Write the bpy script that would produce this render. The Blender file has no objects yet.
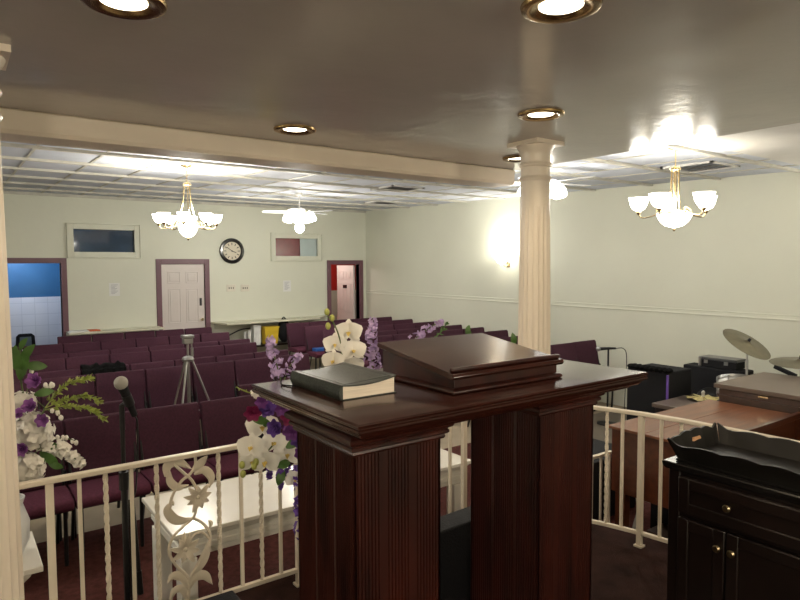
import bpy, math, random
from mathutils import Vector as V, Matrix as MX
random.seed(7)
PI = math.pi
S = bpy.context.scene
COL = S.collection
# ---------------------------------------------------------------- camera
YAW, PIT, ROL, FPX, CZ = math.radians(36.0), math.radians(3.3), math.radians(-.25), 620.0, 2.05
_F = V((math.sin(YAW)*math.cos(PIT), math.cos(YAW)*math.cos(PIT), -math.sin(PIT)))
_R = V((math.cos(YAW), -math.sin(YAW), 0)); _U = _R.cross(_F)
cR = _R*math.cos(ROL)+_U*math.sin(ROL); cU = _U*math.cos(ROL)-_R*math.sin(ROL)
cam = bpy.data.objects.new('camera', bpy.data.cameras.new('camera')); COL.objects.link(cam)
m = MX((cR, cU, -_F)).transposed().to_4x4(); m.translation = V((0, 0, CZ)); cam.matrix_world = m
cam.data.sensor_width = 36; cam.data.lens = FPX/800*36; cam.data.clip_start = .05
S.camera = cam
S.view_settings.view_transform = 'Standard'; S.view_settings.look = 'None'
S.view_settings.gamma = 1; S.view_settings.use_curve_mapping = False
S.view_settings.exposure = 0.42
w = bpy.data.worlds.new('world'); S.world = w; w.use_nodes = True
w.node_tree.nodes['Background'].inputs[0].default_value = (.02, .02, .025, 1)
w.node_tree.nodes['Background'].inputs[1].default_value = 1.0
def at(px, py, X=None, Y=None, Z=None):      # room point seen at a photo position, on a given plane
    d = _F*FPX+cR*(px-400)+cU*(300-py)
    t = X/d.x if X is not None else (Y/d.y if Y is not None else (Z-CZ)/d.z)
    return V((0, 0, CZ))+d*t
# light strengths
L_CHAND, L_FAN, L_SCONCE, L_CAN, L_FILL = 68, 66, 26, 12, 68
E_SHADE = 7.5
def point(name, loc, power, col=(1, .93, .8), r=.06, spot=None):
    d = bpy.data.lights.new(name, 'SPOT' if spot else 'POINT'); d.energy = power; d.color = col; d.shadow_soft_size = r
    o = bpy.data.objects.new(name, d); COL.objects.link(o); o.location = loc
    if spot: d.spot_size = math.radians(spot); d.spot_blend = .6
    return o

# ---------------------------------------------------------------- materials
MATS = {}
def mat(name, c, rough=.6, metal=0, var=.08, scale=6, emit=None, es=0, bump=0, bscale=40, coat=0, trans=0, spec=.5, stretch=None, c2=None):
    if name in MATS: return MATS[name]
    mt = bpy.data.materials.new(name); mt.use_nodes = True; nt = mt.node_tree; b = nt.nodes['Principled BSDF']
    tc = nt.nodes.new('ShaderNodeTexCoord'); mp = nt.nodes.new('ShaderNodeMapping'); nz = nt.nodes.new('ShaderNodeTexNoise')
    mp.inputs['Scale'].default_value = stretch or (1, 1, 1)
    nz.inputs['Scale'].default_value = scale; nz.inputs['Detail'].default_value = 5
    nt.links.new(tc.outputs['Object'], mp.inputs[0]); nt.links.new(mp.outputs[0], nz.inputs['Vector'])
    r = nt.nodes.new('ShaderNodeValToRGB'); nt.links.new(nz.outputs[0], r.inputs[0])
    r.color_ramp.elements[0].position = .3; r.color_ramp.elements[1].position = .7
    r.color_ramp.elements[0].color = tuple(max(0, x*(1-var)) for x in c)+(1,)
    r.color_ramp.elements[1].color = (tuple(c2) if c2 else tuple(min(1, x*(1+var)) for x in c))+(1,)
    nt.links.new(r.outputs[0], b.inputs['Base Color'])
    b.inputs['Roughness'].default_value = rough; b.inputs['Metallic'].default_value = metal
    b.inputs['Coat Weight'].default_value = coat; b.inputs['Coat Roughness'].default_value = .08
    b.inputs['Specular IOR Level'].default_value = spec
    b.inputs['Transmission Weight'].default_value = trans
    if emit: b.inputs['Emission Color'].default_value = tuple(emit)+(1,); b.inputs['Emission Strength'].default_value = es
    if bump:
        n2 = nt.nodes.new('ShaderNodeTexNoise'); n2.inputs['Scale'].default_value = bscale; n2.inputs['Detail'].default_value = 4
        nt.links.new(mp.outputs[0], n2.inputs['Vector'])
        bp = nt.nodes.new('ShaderNodeBump'); bp.inputs['Strength'].default_value = bump; bp.inputs['Distance'].default_value = .01
        nt.links.new(n2.outputs[0], bp.inputs['Height']); nt.links.new(bp.outputs[0], b.inputs['Normal'])
    MATS[name] = mt; return mt
wallm = mat('pale yellow green painted wall', (.66, .665, .56), .55, var=.03, scale=1.2, bump=.15, bscale=9)
lowm = mat('taupe gloss painted ceiling', (.60, .565, .53), .15, var=.05, scale=1.5, bump=.4, bscale=4, spec=.45)
beamm = mat('cream painted beam', (.80, .70, .58), .5, var=.03)
plasm = mat('white plaster', (.62, .60, .57), .6, var=.03)
colm = mat('cream painted column', (.84, .74, .62), .35, var=.02)
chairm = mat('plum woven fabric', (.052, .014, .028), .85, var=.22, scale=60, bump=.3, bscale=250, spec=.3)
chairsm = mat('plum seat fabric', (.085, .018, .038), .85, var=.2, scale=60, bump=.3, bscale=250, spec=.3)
blackm = mat('black metal', (.012, .012, .013), .4, metal=.3)
blackw = mat('black lacquer', (.012, .011, .011), .22, var=.2, coat=.3)
traym = mat('black painted tray', (.010, .009, .008), .42, var=.3, spec=.4)
blackp = mat('black vinyl', (.010, .010, .012), .75, bump=.3, bscale=120, spec=.2)
tanm = mat('tan floor', (.30, .24, .165), .5, var=.1, scale=5)
carpm = mat('wine red carpet', (.075, .024, .020), .95, var=.3, scale=25, bump=.6, bscale=200, spec=.1)
platm = mat('dark plum carpet', (.034, .016, .013), .95, var=.4, scale=8, bump=.6, bscale=200, spec=.1)
mah = mat('polished mahogany', (.022, .0045, .003), .38, var=.45, scale=5, stretch=(3, 3, .6), coat=.1, c2=(.050, .009, .005))
mahtop = mat('polished mahogany top', (.032, .007, .004), .22, var=.35, scale=7, stretch=(.7, 3, 1), coat=.35)
railm = mat('cream painted iron', (.70, .62, .50), .4, var=.04)
whitep = mat('white painted wood', (.78, .75, .68), .35, var=.03)
marble = mat('white marble top', (.84, .82, .76), .2, var=.05, scale=3, c2=(.72, .68, .60))
brass = mat('polished brass', (.80, .64, .38), .25, metal=1)
brassd = mat('antique brass trim', (.38, .26, .12), .25, metal=1)
chrome = mat('grey metal', (.45, .45, .44), .3, metal=.9)
shadem = mat('lit frosted glass', (.95, .93, .88), .4, emit=(1, .96, .86), es=E_SHADE)
canm = mat('lit recessed lens', (.95, .9, .8), .4, emit=(1, .86, .62), es=7)
bladem = mat('white fan blade', (.75, .74, .72), .4, var=.02)
purtrim = mat('mauve painted door trim', (.145, .065, .085), .45, var=.05)
doorm = mat('off white painted door', (.62, .56, .53), .4, var=.02)
cream = mat('cream shelf laminate', (.62, .60, .47), .4, var=.03)
organm = mat('walnut veneer', (.085, .022, .008), .3, var=.25, scale=6, stretch=(.5, 4, 4), coat=.3)
organt = mat('walnut veneer lid', (.20, .070, .028), .38, var=.2, scale=6, stretch=(.5, 5, 1), coat=.3)
organd = mat('dark walnut cabinet', (.065, .036, .025), .35, var=.2, scale=5, stretch=(.5, 4, 4))
scm0 = mat('black speaker grille', (.006, .006, .006), .9, bump=.6, bscale=300, spec=.1)
ebony = mat('espresso stained wood', (.010, .005, .004), .38, var=.3, scale=6, coat=.1)

# ---------------------------------------------------------------- mesh helper
class M:
    def __init__(s): s.v = []; s.f = []; s.T = MX()
    def add(s, vs, fs):
        k = len(s.v); s.v += [tuple(s.T @ V(p)) for p in vs]; s.f += [tuple(i+k for i in f) for f in fs]; return s
    def box(s, x0, x1, y0, y1, z0, z1):
        return s.add([(x0,y0,z0),(x1,y0,z0),(x1,y1,z0),(x0,y1,z0),(x0,y0,z1),(x1,y0,z1),(x1,y1,z1),(x0,y1,z1)],
                     [(3,2,1,0),(4,5,6,7),(0,1,5,4),(1,2,6,5),(2,3,7,6),(3,0,4,7)])
    def prism(s, poly, a, b, ax='z'):         # polygon swept along an axis
        n = len(poly)
        def q(p, t): return (p[0], p[1], t) if ax == 'z' else ((t, p[0], p[1]) if ax == 'x' else (p[0], t, p[1]))
        return s.add([q(p, a) for p in poly]+[q(p, b) for p in poly],
                     [tuple(range(n))[::-1], tuple(range(n, 2*n))]+[(i, (i+1) % n, n+(i+1) % n, n+i) for i in range(n)])
    def tube(s, pts, r, n=8, caps=True, twist=0):
        pts = [V(p) for p in pts]; N = len(pts); rr = r if isinstance(r, (list, tuple)) else [r]*N
        vs = []; fs = []; up = None
        for i, p in enumerate(pts):
            t = (pts[min(i+1, N-1)]-pts[max(i-1, 0)]).normalized()
            if up is None: up = V((0, 0, 1)) if abs(t.z) < .9 else V((1, 0, 0))
            a = up-t*up.dot(t)
            if a.length < 1e-5: a = V((1, 0, 0)).cross(t)
            a.normalize(); up = a; b = t.cross(a)
            for k in range(n):
                an = 2*PI*k/n+twist*i+(PI/4 if n == 4 else 0)
                vs.append(p+(a*math.cos(an)+b*math.sin(an))*rr[i])
        for i in range(N-1):
            for k in range(n): fs.append((i*n+k, i*n+(k+1) % n, (i+1)*n+(k+1) % n, (i+1)*n+k))
        if caps: fs += [tuple(range(n))[::-1], tuple(range((N-1)*n, N*n))]
        return s.add(vs, fs)
    def lathe(s, prof, n=24, c=(0, 0, 0), flute=0, frange=None, nf=20):
        vs = []; fs = []
        for r, z in prof:
            for k in range(n):
                a = 2*PI*k/n; q = r
                if flute and frange[0] <= z <= frange[1]: q = r-flute*abs(math.sin(a*nf/2))**.7
                vs.append((c[0]+q*math.cos(a), c[1]+q*math.sin(a), c[2]+z))
        for i in range(len(prof)-1):
            for k in range(n): fs.append((i*n+k, i*n+(k+1) % n, (i+1)*n+(k+1) % n, (i+1)*n+k))
        return s.add(vs, fs)
    def ball(s, c, r, n=10, m_=7, sc=(1, 1, 1)):
        vs = []; fs = []
        for i in range(m_+1):
            th = PI*i/m_
            for k in range(n):
                a = 2*PI*k/n; vs.append((c[0]+r*sc[0]*math.sin(th)*math.cos(a), c[1]+r*sc[1]*math.sin(th)*math.sin(a), c[2]-r*sc[2]*math.cos(th)))
        for i in range(m_):
            for k in range(n): fs.append((i*n+k, i*n+(k+1) % n, (i+1)*n+(k+1) % n, (i+1)*n+k))
        return s.add(vs, fs)
    def petal(s, p, d, nrm, L, W, curl=.2, cup=.15, n=5, wf=None, th=0):
        p = V(p); d = V(d).normalized(); nrm = V(nrm); nrm = (nrm-d*nrm.dot(d))
        nrm = nrm.normalized() if nrm.length > 1e-4 else d.orthogonal().normalized(); sd = d.cross(nrm)
        vs = []; fs = []
        for i in range(n+1):
            t = i/n; ww = W/2*(wf(t) if wf else math.sin(PI*min(.97, .06+.94*t**.8))**.7)
            c = p+d*(L*t)+nrm*(curl*L*math.sin(t*PI*.6)-curl*L*t*t*.9)
            vs += [c-sd*ww+nrm*cup*ww, c, c+sd*ww+nrm*cup*ww]
        for i in range(n):
            a = i*3; fs += [(a, a+1, a+4, a+3), (a+1, a+2, a+5, a+4)]
        if th:
            k = len(vs); vs += [v-nrm*th for v in vs]; fs2 = [tuple(x+k for x in f[::-1]) for f in fs]
            edge = [i*3 for i in range(n+1)]+[i*3+2 for i in range(n, -1, -1)]
            fs += fs2+[(edge[i], edge[(i+1) % len(edge)], edge[(i+1) % len(edge)]+k, edge[i]+k) for i in range(len(edge))]
        return s.add(vs, fs)
def obj(name, mb, m_, parent=None, smooth=35, bevel=0, loc=None):
    me = bpy.data.meshes.new(name); me.from_pydata(mb.v, [], mb.f); me.materials.append(m_)
    if smooth:
        for p in me.polygons: p.use_smooth = True
        me.set_sharp_from_angle(angle=math.radians(smooth))
    me.update(); o = bpy.data.objects.new(name, me); COL.objects.link(o)
    if parent: o.parent = parent
    if loc: o.location = loc
    if bevel:
        b = o.modifiers.new('bevel', 'BEVEL'); b.width = bevel; b.segments = 2; b.limit_method = 'ANGLE'; b.angle_limit = math.radians(40)
    return o
def tag(o, label, cat, group=None, kind=None):
    if label: o['label'] = label
    if cat: o['category'] = cat
    if group: o['group'] = group
    if kind: o['kind'] = kind
    return o
def thing(name, label, cat, loc=(0, 0, 0), rz=0, group=None):
    o = bpy.data.objects.new(name, None); o.empty_display_size = .1; COL.objects.link(o)
    o.location = loc; o.rotation_euler.z = rz; return tag(o, label, cat, group)
def struct(name, mb, m_, smooth=0, bevel=0):
    o = obj(name, mb, m_, smooth=smooth, bevel=bevel); o['kind'] = 'structure'; return o
def copy_tree(o, parent=None):
    c = o.copy(); COL.objects.link(c); c.parent = parent
    for ch in [x for x in bpy.data.objects if x.parent == o and x != c]: copy_tree(ch, c)
    return c
def B(*a): return M().box(*a)

FL, PF, LC = .12, .50, 2.80          # hall floor, platform floor, platform ceiling
XL, XR, YB, YR = -3.4, 7.3, -2.6, 11.3
def cz(y): return 3.2-.0214*(11.3-y)

# ---------------------------------------------------------------- structure
struct('floor', B(XL, XR, 4.9, YR, FL-.1, FL), tanm)
struct('floor', B(XL, 4.5, YB, 4.9, FL-.1, FL), carpm)
struct('floor', B(4.5, XR, YB, 4.9, FL-.1, FL), mat('greige floor', (.13, .105, .078), .55, var=.1))
# platform with a rounded right corner
poly = [(XL, YB), (3.22, YB), (3.20, 1.3), (3.17, 1.9), (3.08, 2.28), (2.9, 2.58), (2.75, 2.80), (XL, 2.80)]
struct('floor', M().prism(poly, FL, PF), platm)
# walls (back wall with three door openings and two high windows)
D1 = (.60, 1.46, 2.09); D2 = (3.02, 3.785, 2.07); D3 = (6.43, 7.13, 2.05)
W1 = (1.655, 2.585, 2.275, 2.645); W2 = (5.19, 6.115, 2.222, 2.575)
b = M(); zt = 3.3; y0, y1 = YR, YR+.14
xs = [(-3.4, D1[0]), (D1[1], W1[0]), (W1[1], D2[0]), (D2[1], W2[0]), (W2[1], D3[0]), (D3[1], XR)]
for a, c in xs: b.box(a, c, y0, y1, FL, zt)
for d in (D1, D2, D3): b.box(d[0], d[1], y0, y1, d[2], zt)
for d in (W1, W2): b.box(d[0], d[1], y0, y1, FL, d[2]); b.box(d[0], d[1], y0, y1, d[3], zt)
struct('wall_back', b, wallm)
struct('wall_right', B(XR, XR+.14, YB, YR, FL-.1, 3.3), wallm)
struct('wall_left', B(XL-.14, XL, YB, YR, FL-.1, 3.3), wallm)
struct('wall_rear', B(XL, XR, YB-.14, YB, FL-.1, 3.3), wallm)
# shallow pilaster seams and chair rail on the right wall
struct('trim_1', M().prism([(XR, 1.42), (XR-.008, 1.421), (XR-.012, 1.435), (XR-.006, 1.447), (XR-.005, 1.475), (XR-.010, 1.483), (XR, 1.49)], YB, YR, 'y'), wallm)
# hall ceiling: tile field
def tilemat():
    mt = bpy.data.materials.new('white ceiling tiles'); mt.use_nodes = True; nt = mt.node_tree; bs = nt.nodes['Principled BSDF']
    g = nt.nodes.new('ShaderNodeNewGeometry'); mp = nt.nodes.new('ShaderNodeMapping'); nt.links.new(g.outputs['Position'], mp.inputs[0])
    mp.inputs['Scale'].default_value = (1/.56, 1/.86, 0); mp.inputs['Location'].default_value = (-.18, .42, 0)
    fl = nt.nodes.new('ShaderNodeVectorMath'); fl.operation = 'FLOOR'; nt.links.new(mp.outputs[0], fl.inputs[0])
    wn = nt.nodes.new('ShaderNodeTexWhiteNoise'); nt.links.new(fl.outputs[0], wn.inputs[0])
    nz = nt.nodes.new('ShaderNodeTexNoise'); nz.inputs['Scale'].default_value = 3; nt.links.new(g.outputs['Position'], nz.inputs['Vector'])
    mx = nt.nodes.new('ShaderNodeMath'); mx.operation = 'MULTIPLY_ADD'; nt.links.new(wn.outputs[0], mx.inputs[0]); mx.inputs[1].default_value = .55
    nt.links.new(nz.outputs[0], mx.inputs[2])
    r = nt.nodes.new('ShaderNodeValToRGB'); nt.links.new(mx.outputs[0], r.inputs[0])
    r.color_ramp.elements[0].color = (.44, .46, .52, 1); r.color_ramp.elements[0].position = .25
    r.color_ramp.elements[1].color = (.58, .61, .69, 1); r.color_ramp.elements[1].position = 1
    nt.links.new(r.outputs[0], bs.inputs['Base Color']); bs.inputs['Roughness'].default_value = .8
    bp = nt.nodes.new('ShaderNodeBump'); bp.inputs['Strength'].default_value = .3; n3 = nt.nodes.new('ShaderNodeTexNoise'); n3.inputs['Scale'].default_value = 150
    nt.links.new(g.outputs['Position'], n3.inputs['Vector']); nt.links.new(n3.outputs[0], bp.inputs['Height']); nt.links.new(bp.outputs[0], bs.inputs['Normal'])
    return mt
tm = tilemat()
YE = 2.62
def slab(x0, x1, ya, yb, dz, th):
    return M().add([(x0, ya, cz(ya)+dz), (x1, ya, cz(ya)+dz), (x1, yb, cz(yb)+dz), (x0, yb, cz(yb)+dz)]+
                   [(x0, ya, cz(ya)+dz+th), (x1, ya, cz(ya)+dz+th), (x1, yb, cz(yb)+dz+th), (x0, yb, cz(yb)+dz+th)],
                   [(0,1,2,3),(7,6,5,4),(0,4,5,1),(1,5,6,2),(2,6,7,3),(3,7,4,0)])
b = slab(XL, XR, 3.6, YR, 0, .1); b2 = slab(3.7, XR, YE, 3.6, 0, .1); b.add(b2.v, b2.f)
struct('ceiling', b, tm)
struct('ceiling', B(3.74, XR, YB, YE, 2.985, 3.15), plasm)
# T-bar grid
gridm = mat('ceiling grid bars', (.50, .48, .42), .5, var=.15)
g = M()
for k in range(11):
    yy = 2.85+.86*k
    if yy > YR-.1: break
    x0 = 3.74 if yy < 3.7 else XL
    g.box(x0, XR, yy-.022, yy+.022, cz(yy)-.026, cz(yy)+.02)
kx = -6
while True:
    xx = .10+.56*kx; kx += 1
    if xx > XR-.05: break
    if xx < XL+.05: continue
    ya = YE+.05 if xx > 3.8 else 3.9
    g.add([(xx-.011, ya, cz(ya)-.008), (xx+.011, ya, cz(ya)-.008), (xx+.011, YR, cz(YR)-.008), (xx-.011, YR, cz(YR)-.008),
           (xx-.011, ya, cz(ya)+.02), (xx+.011, ya, cz(ya)+.02), (xx+.011, YR, cz(YR)+.02), (xx-.011, YR, cz(YR)+.02)],
          [(0,1,2,3),(7,6,5,4),(0,4,5,1),(1,5,6,2),(2,6,7,3),(3,7,4,0)])
struct('trim_2', g, gridm)
struct('trim_3', B(XL, XR, YR-.025, YR, cz(YR)-.045, cz(YR)), gridm)
# low platform ceiling, right fascia and front beam
XE = 3.73
struct('ceiling', B(XL, XE, YB, 3.52, LC, 3.14), lowm)
struct('trim_4', M().prism([(3.52, LC+.002), (3.50, LC-.01), (3.505, 2.70), (3.515, 2.68), (3.74, 2.68), (3.76, 2.70), (3.76, 3.1), (3.52, 3.1)], XL, XE-.05, 'x'), beamm)
struct('trim_5', B(XL, XE-.05, 3.76, 3.80, 2.71, 3.06), beamm)

# door and window trims
def frame(name, x0, x1, ztop, wd, m_, n=None):
    b = M().box(x0-wd, x0, YR-.02, YR+.14, FL, ztop+wd); b.box(x1, x1+wd, YR-.02, YR+.14, FL, ztop+wd); b.box(x0, x1, YR-.02, YR+.14, ztop, ztop+wd)
    return struct(name, b, m_, bevel=.004)
frame('trim_6', *D1, .085, purtrim); frame('trim_7', *D2, .09, purtrim); frame('trim_8', *D3, .09, purtrim)
def sixpanel(parent, w, h, t, m_):
    b = M().box(0, w, 0, t, 0, h); st = .11*w/.76
    obj('door_leaf', b, m_, parent, smooth=0)
    p = M()
    cols = [(st, w/2-st*.45), (w/2+st*.45, w-st)]
    for z0, z1 in ((.22, .22+.52*h/2), (.88, 1.50), (1.60, h-.13)):
        for a, c in cols:
            for y, s in ((0, -1), (t, 1)):
                def rb(x0, x1, za, zb): p.box(x0, x1, min(y, y+s*.007), max(y, y+s*.007), za, zb)
                rb(a, c, z0, z0+.012); rb(a, c, z1-.012, z1); rb(a, a+.012, z0, z1); rb(c-.012, c, z0, z1)
                rb(a+.035, c-.035, z0+.035, z1-.035)
    obj('door_panel', p, m_, parent, smooth=0, bevel=.003)
def kn(parent, x, z, m_=brass):
    b = M().tube([(x, 0, z), (x, -.045, z)], .012, 10); b.ball((x, -.06, z), .028, 12, 8); obj('door_handle', b, m_, parent)
d2 = thing('door_2', None, None, (D2[0]+.005, YR+.02, FL+.01)); d2['kind'] = 'structure'
sixpanel(d2, D2[1]-D2[0]-.01, D2[2]-FL-.015, .04, doorm); kn(d2, .69, .93)
b = M().box(.665, .705, -.012, 0, 1.18, 1.32); obj('lock_plate', b, blackm, d2, bevel=.003)
# room behind the left opening: blue wall over white tiles
bluem = mat('blue painted wall', (.03, .14, .31), .5, var=.05)
def brickmat(name, c, mort, sx, sy):
    mt = bpy.data.materials.new(name); mt.use_nodes = True; nt = mt.node_tree; bs = nt.nodes['Principled BSDF']
    g_ = nt.nodes.new('ShaderNodeNewGeometry'); sp = nt.nodes.new('ShaderNodeSeparateXYZ'); cb = nt.nodes.new('ShaderNodeCombineXYZ')
    nt.links.new(g_.outputs['Position'], sp.inputs[0]); nt.links.new(sp.outputs[0], cb.inputs[0]); nt.links.new(sp.outputs[2], cb.inputs[1])
    br = nt.nodes.new('ShaderNodeTexBrick'); nt.links.new(cb.outputs[0], br.inputs['Vector'])
    br.offset = 0; br.inputs['Scale'].default_value = 1; br.inputs['Brick Width'].default_value = sx; br.inputs['Row Height'].default_value = sy
    br.inputs['Mortar Size'].default_value = .005; br.inputs['Color1'].default_value = c; br.inputs['Color2'].default_value = tuple(x*.95 for x in c[:3])+(1,); br.inputs['Mortar'].default_value = mort
    nt.links.new(br.outputs[0], bs.inputs['Base Color']); bs.inputs['Roughness'].default_value = .3
    return mt
whtile = brickmat('white wall tiles', (.74, .77, .85, 1), (.60, .63, .71, 1), .2, .2)
struct('wall_alcove', B(-.6, 1.9, 12.6, 12.7, 1.50, 3.0), bluem)
struct('wall_alcove', B(-.6, 1.9, 12.59, 12.7, FL, 1.50), whtile)
struct('wall_alcove', B(-.7, -.6, YR+.14, 12.7, FL, 3.0), bluem)
struct('wall_alcove', B(1.9, 2.0, YR+.14, 12.7, FL, 3.0), bluem)
struct('ceiling', B(-.7, 2.0, YR+.14, 12.7, 2.6, 2.7), plasm)
struct('floor', B(-.7, 2.0, YR+.0, 12.7, FL-.1, FL), tanm)
# room behind the right opening: red wall above cream dado, open white door
redm = mat('red painted wall', (.42, .02, .012), .5, var=.05)
struct('wall_lobby', B(5.9, 9.2, 12.7, 12.8, 1.44, 3.0), redm)
struct('wall_lobby', B(5.9, 9.2, 12.69, 12.8, FL, 1.44), cream)
struct('wall_lobby', B(5.8, 5.9, YR+.14, 12.8, FL, 3.0), redm)
struct('wall_lobby', B(9.2, 9.3, YR+.14, 12.8, FL, 3.0), redm)
struct('ceiling', B(5.8, 9.3, YR+.14, 12.8, 2.6, 2.7), plasm)
struct('floor', B(5.8, 9.3, YR+.0, 12.8, FL-.1, FL), tanm)
d3 = thing('door_3', None, None, (7.12, YR+.16, FL+.01)); d3['kind'] = 'structure'; d3.rotation_euler.z = math.radians(92)
sixpanel(d3, .66, 1.9, .04, doorm)
b = M().box(.26, .40, .04, .055, 1.40, 1.47); obj('sign_plate', b, blackm, d3)
# high windows
glassd = mat('dark window glass', (.03, .06, .11), .06, var=.3, scale=2, spec=.9)  # dark blue of the reflections put into the glass colour
maroong = mat('maroon pane', (.16, .025, .03), .25, var=.15)  # plain maroon colour, no emission
paleg = mat('pale grey glass', (.42, .50, .50), .2, var=.05)
def window(name, W, z):
    b = M(); x0, x1, za, zb = W; o = .085
    for a in ((x0-o, x0, za-o, zb+o), (x1, x1+o, za-o, zb+o), (x0, x1, za-o, za), (x0, x1, zb, zb+o)): b.box(a[0], a[1], YR-.03, YR+.14, a[2], a[3])
    for a in ((x0-o-.015, x0-o, za-o-.015, zb+o+.015), (x1+o, x1+o+.015, za-o-.015, zb+o+.015), (x0-o, x1+o, zb+o, zb+o+.015), (x0-o, x1+o, za-o-.015, za-o)): b.box(a[0], a[1], YR-.045, YR, a[2], a[3])
    e = thing(name, None, None, (0, 0, 0)); e['kind'] = 'structure'
    obj('window_frame', b, wallm, e, smooth=0, bevel=.004); return e
w1 = window('window_1', W1, 0); obj('window_pane', B(W1[0], W1[1], YR+.04, YR+.05, W1[2], W1[3]), glassd, w1, smooth=0)
w2 = window('window_2', W2, 0); xm = (W2[0]+W2[1])/2+.09
obj('window_pane', B(W2[0], xm, YR+.05, YR+.06, W2[2], W2[3]), maroong, w2, smooth=0)
obj('sliding_sash', B(xm, W2[1], YR+.02, YR+.035, W2[2], W2[3]), paleg, w2, smooth=0)

# ---------------------------------------------------------------- columns
def column(x, y, label):
    t = thing('column', label, 'column', (x, y, PF), group=None)
    H = LC-PF; R1, R2 = .108, .092; zf = 2.40-PF
    prof = [(R1+.03, .10), (R1+.034, .13), (R1+.03, .16), (R1+.012, .18), (R1, .2)]
    prof2 = [(R1, .22)]+[(R1+(R2-R1)*(k/30)**1.3, .22+(zf-.22)*k/30) for k in range(1, 31)]
    obj('base', M().box(-.15, .15, -.15, .15, 0, .10).lathe(prof, 40), colm, t)
    obj('shaft', M().lathe(prof2, 160, flute=.006, frange=(.25, zf-.005), nf=20), colm, t, smooth=60)
    c = [(R2, zf), (R2-.001, 2.56-PF), (R2+.004, 2.565-PF), (R2+.008, 2.575-PF), (R2+.004, 2.585-PF), (R2-.002, 2.59-PF), (R2-.002, 2.645-PF),
         (R2+.006, 2.65-PF), (R2+.010, 2.66-PF), (R2+.006, 2.67-PF), (R2, 2.675-PF), (R2+.001, 2.72-PF), (R2+.008, 2.745-PF), (R2+.02, 2.762-PF), (R2+.024, 2.775-PF)]
    cb = M().lathe(c, 48); cb.box(-.124, .124, -.124, .124, 2.775-PF, H)
    obj('capital', cb, colm, t, bevel=0)
column(2.98, 2.66, 'cream fluted column standing behind the right end of the pulpit')
column(.075, 2.64, 'cream fluted column at the left edge, beside the flower arrangement')

# ---------------------------------------------------------------- altar rail
def base_post(b, x, y): b.box(x-.022, x+.022, y-.022, y+.022, PF, PF+.01); b.box(x-.013, x+.013, y-.013, y+.013, PF, 1.235)
path = [V((.16, 2.657)), V((2.42, 2.657)), V((2.60, 2.61)), V((2.76, 2.48)), V((2.87, 2.30)), V((2.955, 2.09)), V((3.01, 1.90)), V((3.045, 1.70)), V((3.06, 1.45)), V((3.07, 1.2)), V((3.07, .2))]
def pt(x=None, y=None):
    for a, c in zip(path, path[1:]):
        if x is not None and a.x <= x <= c.x: t = (x-a.x)/(c.x-a.x); return a+(c-a)*t
        if y is not None and c.y <= y <= a.y and a.y-c.y > 1e-3: t = (y-a.y)/(c.y-a.y); return a+(c-a)*t
def ribbon(pts, w_, z0, z1):
    b = M(); n = len(pts); vs = []
    for i, p in enumerate(pts):
        t = (pts[min(n-1, i+1)]-pts[max(0, i-1)]).normalized(); nn = V((-t.y, t.x))*w_/2
        vs += [(p.x+nn.x, p.y+nn.y, z0), (p.x-nn.x, p.y-nn.y, z0), (p.x-nn.x, p.y-nn.y, z1), (p.x+nn.x, p.y+nn.y, z1)]
    fs = [(3, 2, 1, 0), tuple(range(4*n-4, 4*n))]
    for i in range(n-1):
        for k in range(4): fs.append((i*4+k, i*4+(k+1) % 4, i*4+4+(k+1) % 4, i*4+4+k))
    return b.add(vs, fs)
rail = thing('altar_rail', 'cream painted iron railing with twisted balusters around the platform edge', 'railing', (0, 0, 0))
obj('handrail', ribbon(path, .036, 1.225, 1.245), railm, rail, bevel=.004)
obj('bottom_bar', ribbon(path, .022, .566, .586), railm, rail, bevel=.002)
def plain(x, y): b = M().box(x-.007, x+.007, y-.007, y+.007, .57, 1.23); obj('baluster', b, railm, rail, smooth=0)
def twisted(x, y):
    pts = [(x, y, .57+.66*k/60) for k in range(61)]
    obj('baluster', M().tube([p for p in pts], .0105, 4, twist=.42), railm, rail, smooth=0)
for i, (x, k) in enumerate([(.278, 'p'), (.38, 0), (.474, 1), (.571, 0), (.669, 1), (.932, 1), (1.034, 0), (1.13, 1), (1.225, 0), (1.318, 'p'), (1.42, 1), (1.52, 0), (1.62, 1), (1.72, 0), (1.82, 1), (1.92, 0), (2.02, 1), (2.10, 0), (2.19, 1), (2.279, 0)]):
    if k == 'p': b = M(); base_post(b, x, 2.657); obj('post', b, railm, rail, smooth=0)
    elif k: twisted(x, 2.657)
    else: plain(x, 2.657)
b = M(); base_post(b, 2.386, 2.657); obj('post', b, railm, rail, smooth=0)
for x, k in ((2.5, 1), (2.6, 0), (2.68, 1), (2.76, 0)):
    p = pt(x=x); (twisted if k else plain)(p.x, p.y)
for y, k in ((2.34, 0), (2.22, 1), (2.095, 1), (2.012, 0), (1.915, 'p'), (1.81, 0), (1.71, 1), (1.60, 0), (1.50, 1), (1.40, 0), (1.30, 1), (1.20, 0), (1.10, 1)):
    p = pt(y=y)
    if k == 'p': b = M(); base_post(b, p.x, p.y); obj('post', b, railm, rail, smooth=0)
    elif k: twisted(p.x, p.y)
    else: plain(p.x, p.y)
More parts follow.
